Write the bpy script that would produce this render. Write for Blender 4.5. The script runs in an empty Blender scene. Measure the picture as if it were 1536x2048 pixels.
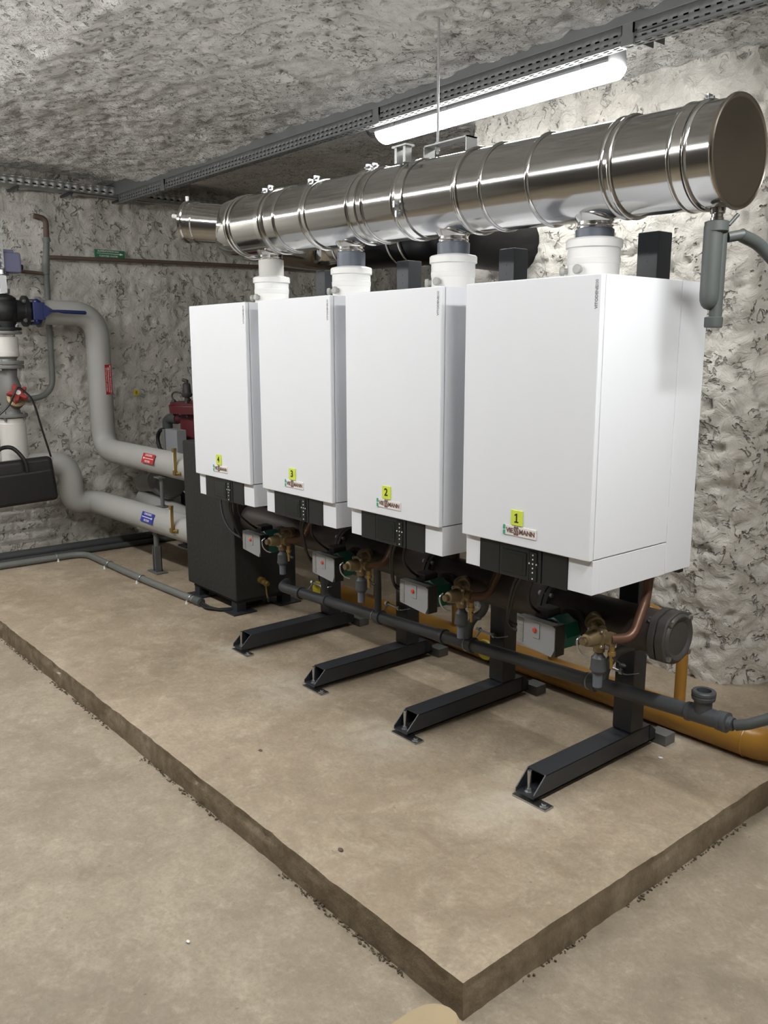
import bpy, bmesh, math, random
from mathutils import Vector, Matrix, noise
random.seed(7)
S = bpy.context.scene
C = S.collection
V = Vector
PI = math.pi

# ------------------------------------------------------------------ materials
def lin(h):
    h = h.lstrip('#')
    o = []
    for i in (0, 2, 4):
        v = int(h[i:i+2], 16) / 255
        o.append(v / 12.92 if v <= .04045 else ((v + .055) / 1.055) ** 2.4)
    return (*o, 1)

MATS = {}
def mat(name, col, rough=.5, metal=0, vary=.06, vscale=9, bump=0, bscale=60, emit=0, coat=0):
    m = bpy.data.materials.new(name); m.use_nodes = True
    nt = m.node_tree; N = nt.nodes; Lk = nt.links
    b = N['Principled BSDF']
    b.inputs['Roughness'].default_value = rough
    b.inputs['Metallic'].default_value = metal
    if coat: b.inputs['Coat Weight'].default_value = coat
    tc = N.new('ShaderNodeTexCoord')
    nz = N.new('ShaderNodeTexNoise'); nz.inputs['Scale'].default_value = vscale; nz.inputs['Detail'].default_value = 5
    Lk.new(tc.outputs['Object'], nz.inputs['Vector'])
    mx = N.new('ShaderNodeMix'); mx.data_type = 'RGBA'
    c = lin(col)
    mx.inputs['A'].default_value = tuple(max(0, x * (1 - vary)) for x in c[:3]) + (1,)
    mx.inputs['B'].default_value = tuple(min(1, x * (1 + vary)) for x in c[:3]) + (1,)
    Lk.new(nz.outputs['Fac'], mx.inputs['Factor'])
    Lk.new(mx.outputs['Result'], b.inputs['Base Color'])
    if bump:
        n2 = N.new('ShaderNodeTexNoise'); n2.inputs['Scale'].default_value = bscale; n2.inputs['Detail'].default_value = 4
        Lk.new(tc.outputs['Object'], n2.inputs['Vector'])
        bp = N.new('ShaderNodeBump'); bp.inputs['Strength'].default_value = bump; bp.inputs['Distance'].default_value = .01
        Lk.new(n2.outputs['Fac'], bp.inputs['Height']); Lk.new(bp.outputs['Normal'], b.inputs['Normal'])
    if emit:
        b.inputs['Emission Color'].default_value = (1, .990, .970, 1)
        b.inputs['Emission Strength'].default_value = emit
    MATS[name] = m
    return m

M = {}
def dm(k, *a, **kw): M[k] = mat(k, *a, **kw)
dm('white_enamel', '#d9dce1', .38, vary=.01)
dm('white_plastic', '#dcdcda', .42, vary=.02)
dm('pale_grey_plastic', '#9d9d99', .45, vary=.03)
dm('collar_pale', '#b9b9b4', .45, vary=.03)
dm('black_panel', '#202223', .32, vary=.12)
dm('black_screen', '#1b1f1e', .15, vary=.05)
dm('black_rubber', '#141516', .6, vary=.1)
dm('black_foam', '#242422', .75, vary=.22, vscale=7, bump=.25, bscale=45)
dm('stainless', '#b3b2b0', .12, 1, vary=.05, vscale=3, bump=.02, bscale=6)
dm('stainless_dark_reflection', '#2a2a2b', .28, .8, vary=.1)  # stainless with the dark room's reflection put into its colour
dm('cap_steel', '#a59d92', .2, 1, vary=.06, vscale=3)
dm('stainless_bright', '#c4c2be', .15, 1, vary=.04)
dm('zinc', '#b4b6b8', .35, 1, vary=.12, vscale=25)
dm('steel_grey_tray', '#6d6f6f', .5, .35, vary=.2, vscale=14)
dm('tray_galvanised', '#9ea09f', .38, .7, vary=.12)
dm('header_steel', '#3a332f', .5, .15, vary=.28, vscale=6, bump=.08)
dm('cast_dark', '#454342', .5, .2, vary=.2, vscale=10, bump=.1)
dm('frame_paint', '#2b2e33', .42, vary=.1)
dm('copper', '#624737', .42, .38, vary=.28, vscale=14)
dm('brass', '#857558', .42, .6, vary=.15)
dm('brass_yellow', '#9c8550', .35, .7, vary=.12)
dm('pvc_grey', '#434649', .5, vary=.08)
dm('pvc_mid', '#474c4b', .5, vary=.06)
dm('tundish_grey', '#5b626c', .4, vary=.05)
dm('gas_yellow', '#99702c', .33, vary=.1)
dm('lime_yellow', '#c9d84c', .45, vary=.04)
dm('bright_yellow', '#cfc02a', .5, vary=.1)
dm('ink', '#1d2110', .6, vary=.02)
dm('grey_ink', '#77777a', .6, vary=.02)
dm('badge_white', '#dcdad6', .3, vary=.02)
dm('logo_maroon', '#6f5550', .4, vary=.05)
dm('logo_green', '#3f9f83', .4, vary=.05)
dm('pump_grey', '#8c8f91', .45, vary=.04)
dm('pump_green', '#0c5e51', .35, vary=.1)
dm('pump_red', '#c4402f', .4, vary=.1)
dm('insulation_grey', '#a3a3a0', .6, vary=.06, vscale=5)
dm('insulation_white', '#cfcdc8', .5, vary=.05, vscale=5)
dm('valve_black', '#17181a', .5, vary=.15, bump=.08)
dm('valve_blue', '#17255a', .38, vary=.12)
dm('valve_grey', '#777876', .5, .2, vary=.12)
dm('wheel_red', '#8f2f2b', .45, vary=.12)
dm('tank_red', '#5b1f25', .45, vary=.12)
dm('lavender', '#686b87', .5, vary=.05)
dm('sticker_red', '#b2292d', .5, vary=.04)
dm('sticker_blue', '#2c3a97', .5, vary=.04)
dm('sign_green', '#1f6846', .5, vary=.06)
dm('sticker_white', '#e6dedb', .5, vary=.02)
dm('leather', '#1d1b1c', .38, vary=.2, vscale=12, bump=.12, bscale=120)
dm('rust_pipe', '#5a4a40', .6, vary=.3, vscale=12, bump=.1)
dm('conduit_grey', '#6a6c69', .55, vary=.12)
dm('conduit_dark', '#3f4142', .55, vary=.15)
dm('crumb_brown', '#5b5040', .9, vary=.3, vscale=30)
dm('wood', '#a79677', .7, vary=.2, vscale=7, bump=.2, bscale=25)
dm('lamp_housing', '#8b8c8d', .5, vary=.03)
dm('tube_light', '#ffffff', .4, vary=0, emit=42)
dm('tube_light_strong', '#ffffff', .4, vary=0, emit=72)
dm('tube_light_soft', '#ffffff', .4, vary=0, emit=29)

def plaster(name, base, dirt_and_shade, amount, bscale, bump=.8, tintcol=None, pitmix=.55, dots=.66):
    m = bpy.data.materials.new(name); m.use_nodes = True
    nt = m.node_tree; N = nt.nodes; Lk = nt.links
    b = N['Principled BSDF']; b.inputs['Roughness'].default_value = .85
    tc = N.new('ShaderNodeTexCoord')
    def nz(scale, detail=6, rough=.6, dist=0.0):
        n = N.new('ShaderNodeTexNoise'); n.inputs['Scale'].default_value = scale
        n.inputs['Detail'].default_value = detail; n.inputs['Roughness'].default_value = rough
        n.inputs['Distortion'].default_value = dist
        Lk.new(tc.outputs['Object'], n.inputs['Vector']); return n.outputs['Fac']
    def ramp(src, a, bb, inv=False):
        r = N.new('ShaderNodeMapRange'); r.inputs['From Min'].default_value = a; r.inputs['From Max'].default_value = bb
        if inv: r.inputs['To Min'].default_value = 1; r.inputs['To Max'].default_value = 0
        Lk.new(src, r.inputs['Value']); return r.outputs['Result']
    def mul(x, y):
        q = N.new('ShaderNodeMath'); q.operation = 'MULTIPLY'; Lk.new(x, q.inputs[0])
        if isinstance(y, float): q.inputs[1].default_value = y
        else: Lk.new(y, q.inputs[1])
        return q.outputs[0]
    def mix(f, A, B):
        q = N.new('ShaderNodeMix'); q.data_type = 'RGBA'; Lk.new(f, q.inputs['Factor'])
        for k, v in (('A', A), ('B', B)):
            if isinstance(v, tuple): q.inputs[k].default_value = v
            else: Lk.new(v, q.inputs[k])
        return q.outputs['Result']
    big = ramp(nz(1.6, 5), .3, .72)
    c0 = lin(base); c1 = lin(tintcol or base)
    col = mix(big, c0, c1)
    sb = N.new('ShaderNodeMath'); sb.operation = 'SUBTRACT'; Lk.new(nz(bscale, 3, .5, .7), sb.inputs[0]); sb.inputs[1].default_value = .47
    ab = N.new('ShaderNodeMath'); ab.operation = 'ABSOLUTE'; Lk.new(sb.outputs[0], ab.inputs[0])
    worm = mul(ramp(ab.outputs[0], .012, .032, True), ramp(nz(bscale * .75, 3, .5), .52, .60))    # short curved cracks, the shade in them painted with the dirt colour
    dot = ramp(nz(bscale * 1.7, 3, .5, .4), dots, dots + .06)
    mxx = N.new('ShaderNodeMath'); mxx.operation = 'MAXIMUM'; Lk.new(worm, mxx.inputs[0]); Lk.new(dot, mxx.inputs[1])
    pit = mul(mxx.outputs[0], ramp(nz(3.1, 4), .36, .56))
    smear = mul(ramp(nz(4.3, 8, .7), .50, .74), amount)
    col = mix(smear, col, lin(dirt_and_shade))
    col = mix(mul(pit, pitmix), col, lin(dirt_and_shade))
    Lk.new(col, b.inputs['Base Color'])
    h = N.new('ShaderNodeMath'); h.operation = 'SUBTRACT'
    Lk.new(nz(bscale * .8, 8, .62, .6), h.inputs[0]); Lk.new(pit, h.inputs[1])
    bp = N.new('ShaderNodeBump'); bp.inputs['Strength'].default_value = bump; bp.inputs['Distance'].default_value = .034
    Lk.new(h.outputs[0], bp.inputs['Height']); Lk.new(bp.outputs['Normal'], b.inputs['Normal'])
    return m

M['plaster_left'] = plaster('plaster_left', '#d6d4ce', '#4b463f', .42, 15, .9, '#bcb8b0')
M['plaster_pier'] = plaster('plaster_pier', '#d3d0c9', '#5a544a', .36, 17, 1.0, '#c0bcb3')
M['plaster_dim'] = plaster('plaster_dim', '#6f6c67', '#35322e', .5, 12, .6, '#5d5a55')  # front wall colour darkened to pass for an unlit room mirrored in the flue
M['plaster_ceiling'] = plaster('plaster_ceiling', '#dedddb', '#62605b', .25, 30, 1.0, '#d2d1ce', .62, .61)

def concrete(name, a, bcol, cc, dust=None, stain=False):
    m = bpy.data.materials.new(name); m.use_nodes = True
    nt = m.node_tree; N = nt.nodes; Lk = nt.links
    b = N['Principled BSDF']
    tc = N.new('ShaderNodeTexCoord')
    def nz(scale, detail=6, rough=.6, dist=0.0):
        n = N.new('ShaderNodeTexNoise'); n.inputs['Scale'].default_value = scale
        n.inputs['Detail'].default_value = detail; n.inputs['Roughness'].default_value = rough
        n.inputs['Distortion'].default_value = dist
        Lk.new(tc.outputs['Object'], n.inputs['Vector']); return n.outputs['Fac']
    def ramp(src, lo, hi, t0=0., t1=1.):
        r = N.new('ShaderNodeMapRange'); r.inputs['From Min'].default_value = lo; r.inputs['From Max'].default_value = hi
        r.inputs['To Min'].default_value = t0; r.inputs['To Max'].default_value = t1
        Lk.new(src, r.inputs['Value']); return r.outputs['Result']
    def mix(f, A, B):
        q = N.new('ShaderNodeMix'); q.data_type = 'RGBA'; Lk.new(f, q.inputs['Factor'])
        for k, v in (('A', A), ('B', B)):
            if isinstance(v, tuple): q.inputs[k].default_value = v
            else: Lk.new(v, q.inputs[k])
        return q.outputs['Result']
    col = mix(ramp(nz(1.5, 6, .6, .3), .33, .68), lin(a), lin(bcol))
    col = mix(ramp(nz(5.5, 8, .7, .5), .48, .74, 0, .75), col, lin(cc))
    col = mix(ramp(nz(2.7, 8, .72, .8), .54, .72, 0, .55), col, lin('#6f6453'))
    col = mix(ramp(nz(16, 9, .78, .3), .44, .66, 0, .5), col, lin('#7d7262'))
    col = mix(ramp(nz(19, 9, .8, .3), .54, .70, 0, .45), col, lin('#c2b7a3'))
    col = mix(ramp(nz(75, 5, .75), .42, .70, 0, .4), col, lin('#74695a'))
    col = mix(ramp(nz(34, 3, .5), .70, .76, 0, .45), col, lin('#4d4437'))
    if dust:
        for (cx, cy, cz, rx, ry) in dust:
            mp = N.new('ShaderNodeMapping'); mp.vector_type = 'POINT'
            mp.inputs['Location'].default_value = (-cx / rx, -cy / ry, 0)
            mp.inputs['Scale'].default_value = (1 / rx, 1 / ry, 0)
            Lk.new(tc.outputs['Object'], mp.inputs['Vector'])
            ln = N.new('ShaderNodeVectorMath'); ln.operation = 'LENGTH'
            Lk.new(mp.outputs['Vector'], ln.inputs[0])
            r = ramp(ln.outputs['Value'], .2, 1., .5, 0.)
            q = N.new('ShaderNodeMath'); q.operation = 'MULTIPLY'
            Lk.new(r, q.inputs[0]); Lk.new(ramp(nz(7, 6, .7, .5), .35, .62), q.inputs[1])
            col = mix(q.outputs[0], col, lin('#c9c2b3'))
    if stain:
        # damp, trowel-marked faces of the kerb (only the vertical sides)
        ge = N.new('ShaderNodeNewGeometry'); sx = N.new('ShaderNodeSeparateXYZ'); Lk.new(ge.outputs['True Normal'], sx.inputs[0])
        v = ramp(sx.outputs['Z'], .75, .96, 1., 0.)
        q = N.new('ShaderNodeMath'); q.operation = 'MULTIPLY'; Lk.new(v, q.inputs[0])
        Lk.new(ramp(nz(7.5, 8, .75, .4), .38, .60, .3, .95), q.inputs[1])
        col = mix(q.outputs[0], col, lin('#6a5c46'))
    Lk.new(col, b.inputs['Base Color'])
    Lk.new(ramp(nz(3, 5), .3, .7, .55, .8), b.inputs['Roughness'])
    bp = N.new('ShaderNodeBump'); bp.inputs['Strength'].default_value = .6; bp.inputs['Distance'].default_value = .007
    Lk.new(nz(28, 8, .7), bp.inputs['Height']); Lk.new(bp.outputs['Normal'], b.inputs['Normal'])
    return m
M['floor_concrete'] = concrete('floor_concrete', '#a59a87', '#857b6a', '#b3a896')
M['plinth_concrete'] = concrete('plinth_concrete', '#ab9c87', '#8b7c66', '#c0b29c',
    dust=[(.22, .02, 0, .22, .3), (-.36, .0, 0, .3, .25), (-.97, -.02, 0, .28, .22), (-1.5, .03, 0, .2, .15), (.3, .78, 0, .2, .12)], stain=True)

# ------------------------------------------------------------------ geometry helpers
def frame(d):
    d = V(d).normalized()
    u = d.orthogonal().normalized()
    if abs(d.z) < .95:
        u = d.cross(V((0, 0, 1))).normalized()
    return u, d.cross(u).normalized(), d

class G:
    def __init__(s): s.bm = bmesh.new()
    def box(s, x0, x1, y0, y1, z0, z1, bev=0, mtx=None, seg=2):
        b = s.bm
        vs = [b.verts.new((x, y, z)) for x in (x0, x1) for y in (y0, y1) for z in (z0, z1)]
        q = lambda *i: b.faces.new([vs[k] for k in i])
        fs = [q(0, 1, 3, 2), q(4, 6, 7, 5), q(0, 4, 5, 1), q(2, 3, 7, 6), q(0, 2, 6, 4), q(1, 5, 7, 3)]
        if bev:
            es = list({e for f in fs for e in f.edges})
            r = bmesh.ops.bevel(b, geom=es, offset=bev, segments=seg, affect='EDGES', profile=.5)
            vs = list({v for f in r['faces'] for v in f.verts} | {v for v in vs if v.is_valid})
        if mtx is not None: bmesh.ops.transform(b, matrix=mtx, verts=vs)
        return s
    def rings(s, rs, closed_caps=True, loop=False):
        b = s.bm
        R = [[b.verts.new(p) for p in r] for r in rs]
        n = len(R[0])
        pairs = list(zip(R, R[1:])) + ([(R[-1], R[0])] if loop else [])
        for A, B in pairs:
            for i in range(n):
                b.faces.new((A[i], A[(i+1) % n], B[(i+1) % n], B[i]))
        if closed_caps and not loop:
            b.faces.new(list(reversed(R[0]))); b.faces.new(R[-1])
        return s
    def lathe(s, a, d, prof, n=28, caps=True):
        a = V(a); u, w, d = frame(d)
        rs = []
        for t, r in prof:
            r = max(r, .0003)
            rs.append([a + d * t + u * (r * math.cos(2*PI*i/n)) + w * (r * math.sin(2*PI*i/n)) for i in range(n)])
        return s.rings(rs, caps)
    def cyl(s, a, b, r, r2=None, n=20, bev=0):
        a = V(a); b = V(b); L = (b - a).length; r2 = r if r2 is None else r2
        if bev: return s.lathe(a, b - a, [(0, r - bev), (bev * .3, r - bev * .3), (bev, r), (L - bev, r2), (L - bev * .3, r2 - bev * .3), (L, r2 - bev)], n)
        return s.lathe(a, b - a, [(0, r), (L, r2)], n)
    def tube(s, pts, r, n=12, caps=True):
        pts = [V(p) for p in pts]
        m = len(pts)
        rr = r if isinstance(r, (list, tuple)) else [r] * m
        T = []
        for i in range(m):
            T.append((pts[min(i+1, m-1)] - pts[max(i-1, 0)]).normalized())
        u, w, _ = frame(T[0]); rs = []
        for i in range(m):
            if i:
                q = T[i-1].rotation_difference(T[i]); u = q @ u
            u = (u - T[i] * u.dot(T[i])).normalized(); w = T[i].cross(u)
            rs.append([pts[i] + u * (rr[i] * math.cos(2*PI*k/n)) + w * (rr[i] * math.sin(2*PI*k/n)) for k in range(n)])
        return s.rings(rs, caps)
    def ring(s, c, d, R, r, n=32, k=8):
        c = V(c); u, w, d = frame(d); rs = []
        for i in range(n):
            a = 2*PI*i/n; o = u * math.cos(a) + w * math.sin(a)
            rs.append([c + o * (R + r * math.cos(2*PI*j/k)) + d * (r * math.sin(2*PI*j/k)) for j in range(k)])
        return s.rings(rs, False, True)
    def prism(s, poly, ext):
        b = s.bm; e = V(ext)
        A = [b.verts.new(p) for p in poly]; B = [b.verts.new(V(p) + e) for p in poly]; n = len(A)
        b.faces.new(list(reversed(A))); b.faces.new(B)
        for i in range(n): b.faces.new((A[i], A[(i+1) % n], B[(i+1) % n], B[i]))
        return s
    def ball(s, c, r, sc=(1, 1, 1), n=16):
        m = Matrix.Translation(c) @ Matrix.Diagonal((*sc, 1))
        bmesh.ops.create_uvsphere(s.bm, u_segments=n, v_segments=n // 2 + 2, radius=r, matrix=m); return s
    def strip(s, o, u, v, length, width, slots, slot_len, pitch, start=.02):
        """a flat steel strip with rows of long holes; slots = [(v0, v1), ...] along its width"""
        o = V(o); u = V(u); v = V(v); b = s.bm
        cuts = [0.0]
        for a0, a1 in slots: cuts += [a0, a1]
        cuts.append(width)
        holes = {i for i in range(1, len(cuts) - 1, 2)}
        xs = [(0.0, start, False)]
        t = start
        while t + pitch < length:
            xs.append((t, t + slot_len, True)); xs.append((t + slot_len, t + pitch, False)); t += pitch
        xs.append((t, length, False))
        for x0, x1, h in xs:
            for i in range(len(cuts) - 1):
                if h and i in holes: continue
                b.faces.new([b.verts.new(o + u * x + v * y) for x, y in ((x0, cuts[i]), (x1, cuts[i]), (x1, cuts[i+1]), (x0, cuts[i+1]))])
        bmesh.ops.remove_doubles(b, verts=b.verts, dist=1e-5)
        return s

def fillet(pts, rad, k=7):
    pts = [V(p) for p in pts]; out = [pts[0]]
    rads = rad if isinstance(rad, (list, tuple)) else [rad] * (len(pts) - 2)
    for i in range(1, len(pts) - 1):
        p, a, b = pts[i], pts[i-1], pts[i+1]
        da = (a - p); db = (b - p)
        r = min(rads[i-1], da.length * .49, db.length * .49)
        A = p + da.normalized() * r; B = p + db.normalized() * r
        for j in range(k + 1):
            t = j / k
            out.append(A * (1-t)**2 + p * 2*t*(1-t) + B * t*t)
    out.append(pts[-1])
    return out

def spline(pts, k=10):
    P = [V(p) for p in pts]; P = [P[0]*2 - P[1]] + P + [P[-1]*2 - P[-2]]; out = []
    for i in range(1, len(P) - 2):
        for j in range(k):
            t = j / k
            out.append(.5 * ((2*P[i]) + (P[i+1]-P[i-1])*t + (2*P[i-1]-5*P[i]+4*P[i+1]-P[i+2])*t*t + (3*P[i]-P[i-1]-3*P[i+1]+P[i+2])*t**3))
    out.append(P[-2]); return out

ORG = {}
def finish(o, parent):
    C.objects.link(o)
    if parent is not None:
        o.parent = parent; ORG[o.name] = ORG[parent.name]
    return o

def build(g, name, m, parent=None, label=None, smooth=35, solid=0, wn=True):
    me = bpy.data.meshes.new(name)
    bm = g.bm
    if parent is not None: off = V(ORG[parent.name])
    else:
        zs = [v.co.z for v in bm.verts]; n = len(bm.verts)
        off = V((sum(v.co.x for v in bm.verts) / n, sum(v.co.y for v in bm.verts) / n, min(zs)))
    bmesh.ops.recalc_face_normals(bm, faces=bm.faces)
    for v in bm.verts: v.co -= off
    for f in bm.faces: f.smooth = True
    bm.to_mesh(me); bm.free()
    me.set_sharp_from_angle(angle=math.radians(smooth))
    me.materials.append(M[m])
    o = bpy.data.objects.new(name, me)
    if parent is None: o.location = off; ORG[o.name] = off
    finish(o, parent)
    if parent is None: ORG[o.name] = off
    if smooth < 60 and wn:
        md = o.modifiers.new('wn', 'WEIGHTED_NORMAL'); md.keep_sharp = True; md.weight = 80
    if solid:
        md = o.modifiers.new('thick', 'SOLIDIFY'); md.thickness = solid; md.offset = 0
    if label: o['label'] = label
    return o

def tag(o, label, cat, group=None):
    o['label'] = label; o['category'] = cat
    if group: o['group'] = group
    return o

def thing(name, label, cat, loc, group=None):
    o = bpy.data.objects.new(name, None); C.objects.link(o)
    o.location = loc; o.empty_display_size = .05
    ORG[o.name] = V(loc)
    return tag(o, label, cat, group)

def copy_tree(o, d=None, parent=None):
    c = o.copy(); C.objects.link(c)
    if parent is None: c.location = o.location + V(d); ORG[c.name] = V(c.location)
    else: c.parent = parent; ORG[c.name] = ORG[parent.name]
    for ch in list(o.children): copy_tree(ch, None, c)
    return c

def text(s, size, m, parent, o, u, v, name='lettering', align='CENTER', sy=1.0, ext=.0004, bold=0):
    cu = bpy.data.curves.new('t', 'FONT'); cu.body = s; cu.size = size; cu.align_x = align; cu.align_y = 'CENTER'; cu.extrude = ext; cu.offset = bold
    ob = bpy.data.objects.new('t', cu); C.objects.link(ob)
    dg = bpy.context.evaluated_depsgraph_get()
    me = bpy.data.meshes.new_from_object(ob.evaluated_get(dg))
    bpy.data.objects.remove(ob); bpy.data.curves.remove(cu)
    u = V(u).normalized(); v = V(v).normalized(); w = u.cross(v)
    X = Matrix((u, v * sy, w)).transposed().to_4x4()
    me.transform(Matrix.Translation(V(o) - V(ORG[parent.name])) @ X)
    me.name = name; me.materials.clear(); me.materials.append(M[m])
    ob = bpy.data.objects.new(name, me)
    return finish(ob, parent)

def struct(o): o['kind'] = 'structure'; return o

# ------------------------------------------------------------------ the room
def rough(p, big=.022, mid=.011, pit=.012):
    d = big * noise.fractal(p * 1.9, .8, 2.1, 4) + mid * noise.fractal(p * 9.5, .7, 2.0, 3) + mid * .6 * noise.noise(p * 24)
    t = noise.noise(p * 19 + V((9, 3, 5)))
    if t > .32: d -= (t - .32) * pit * 5
    return d

def gridwall(name, o, u, v, lu, lv, res, nrm, m, disp=rough, nu=None):
    o = V(o); u = V(u).normalized(); v = V(v).normalized(); nrm = V(nrm)
    nu = max(2, int(lu / res)); nv = max(2, int(lv / res))
    vs = []; fs = []
    for j in range(nv + 1):
        for i in range(nu + 1):
            p = o + u * (lu * i / nu) + v * (lv * j / nv)
            vs.append(p + nrm * (disp(p) if disp else 0))
    w = nu + 1
    for j in range(nv):
        for i in range(nu):
            a = j * w + i
            fs.append((a, a+1, a+1+w, a+w))
    me = bpy.data.meshes.new(name); me.from_pydata([x[:] for x in vs], [], fs)
    for f in me.polygons: f.use_smooth = True
    me.materials.append(M[m])
    me.update()
    # face the room
    if me.polygons[0].normal.dot(nrm) < 0: me.flip_normals()
    ob = bpy.data.objects.new(name, me); C.objects.link(ob)
    return struct(ob)

XL, YB, ZC = -4.2, 1.37, 2.515
def left_disp(p):
    d = rough(p)
    k = min(1, max(0, (.24 - p.y) / .08))          # whitewashed brick near the riser
    if k > 0:
        row = (p.z + .012 * noise.noise(p * 2)) / .078
        fr = row - math.floor(row)
        col = (p.y + .11 * (int(math.floor(row)) % 2)) / .22; fc = col - math.floor(col)
        br = .006 * noise.fractal(p * 4, .8, 2, 3)
        if fr < .15 or fc < .06: br -= .014
        d = d * (1 - k) + br * k
    return d
gridwall('wall_left', (XL, -4.5, 0), (0, 1, 0), (0, 0, 1), 3.5, 2.75, .09, (1, 0, 0), 'plaster_left', rough)
gridwall('wall_left_rear', (XL, -1.0, 0), (0, 1, 0), (0, 0, 1), 4.7, 2.75, .0155, (1, 0, 0), 'plaster_left', left_disp)
sd = V((.57, .82, 0)).normalized()
def pathwall(name, path, lv, res, m, disp=rough):
    # one continuous wall that follows a bent plan line, with a worn round arris
    pts = [V(path[0])]; nr = []
    for a, b in zip(path, path[1:]):
        k = max(1, round((V(b) - V(a)).length / res))
        pts += [V(a).lerp(V(b), j / k) for j in range(1, k + 1)]
    for i in range(len(pts)):
        t = (pts[min(i+3, len(pts)-1)] - pts[max(i-3, 0)]).normalized()
        nr.append(t.cross(V((0, 0, 1))))
    nv = int(lv / res); w = len(pts); vs = []; fs = []
    for j in range(nv + 1):
        for p, nn in zip(pts, nr):
            q = p + V((0, 0, lv * j / nv)); vs.append((q + nn * disp(q))[:])
    for j in range(nv):
        for i in range(w - 1):
            a = j * w + i; fs.append((a, a+1, a+1+w, a+w))
    me = bpy.data.meshes.new(name); me.from_pydata(vs, [], fs)
    for f in me.polygons: f.use_smooth = True
    me.materials.append(M[m]); me.update()
    if me.polygons[0].normal.dot(nr[0]) < 0: me.flip_normals()
    o = bpy.data.objects.new(name, me); C.objects.link(o)
    return struct(o)
pathwall('wall_back', fillet([(-1.3, YB, 0), (.14, YB, 0), V((.14, YB, 0)) + sd * 1.62], [.07], 6), 2.75, .011, 'plaster_pier',
         lambda p: rough(p, .026, .013, .016))
gridwall('wall_recess_side', (-1.3, YB, 0), (0, 1, 0), (0, 0, 1), 2.3, 2.75, .06, (-1, 0, 0), 'plaster_left')
gridwall('wall_recess_back', (XL, 3.6, 0), (1, 0, 0), (0, 0, 1), 2.95, 2.75, .06, (0, -1, 0), 'plaster_left')
e = V((.14, YB, 0)) + sd * 1.6
gridwall('wall_back_right', e, (1, 0, 0), (0, 0, 1), 3.6 - e.x, 2.75, .08, (0, -1, 0), 'plaster_left')
gridwall('wall_right', (3.6, -4.5, 0), (0, 1, 0), (0, 0, 1), e.y + 4.5, 2.75, .1, (-1, 0, 0), 'plaster_left')
gridwall('wall_front', (XL, -4.5, 0), (1, 0, 0), (0, 0, 1), 7.8, 2.75, .1, (0, 1, 0), 'plaster_dim')
def ceil_disp(p):
    # shallow vaults sprung between steel joists that run along the boiler row
    t = ((p.y - .72) / 1.35); fr = t - math.floor(t)
    arch = -.055 * max(0, math.sin(PI * fr)) ** .8 - .06 * min(1, max(0, (-3.6 - p.x) / .25))
    return arch + .85 * rough(p, .020, .013, .012)
def ceiling(name, x0, x1, y0, y1, res):
    return gridwall(name, (x0, y0, ZC), (1, 0, 0), (0, 1, 0), x1 - x0, y1 - y0, res, (0, 0, -1), 'plaster_ceiling', ceil_disp)
ceiling('ceiling', -4.25, 1.2, -1.3, 1.75, .017)
ceiling('ceiling_front', -4.25, 3.65, -4.55, -1.28, .09)
ceiling('ceiling_right', 1.18, 3.65, -1.3, 3.65, .09)
ceiling('ceiling_rear', -4.25, 1.2, 1.73, 3.65, .09)

gridwall('floor', (XL - .05, -4.55, 0), (1, 0, 0), (0, 1, 0), 7.9, 8.2, .08, (0, 0, 1), 'floor_concrete',
         lambda p: .003 * noise.fractal(p * 1.3, .8, 2, 3) - .002)

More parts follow.
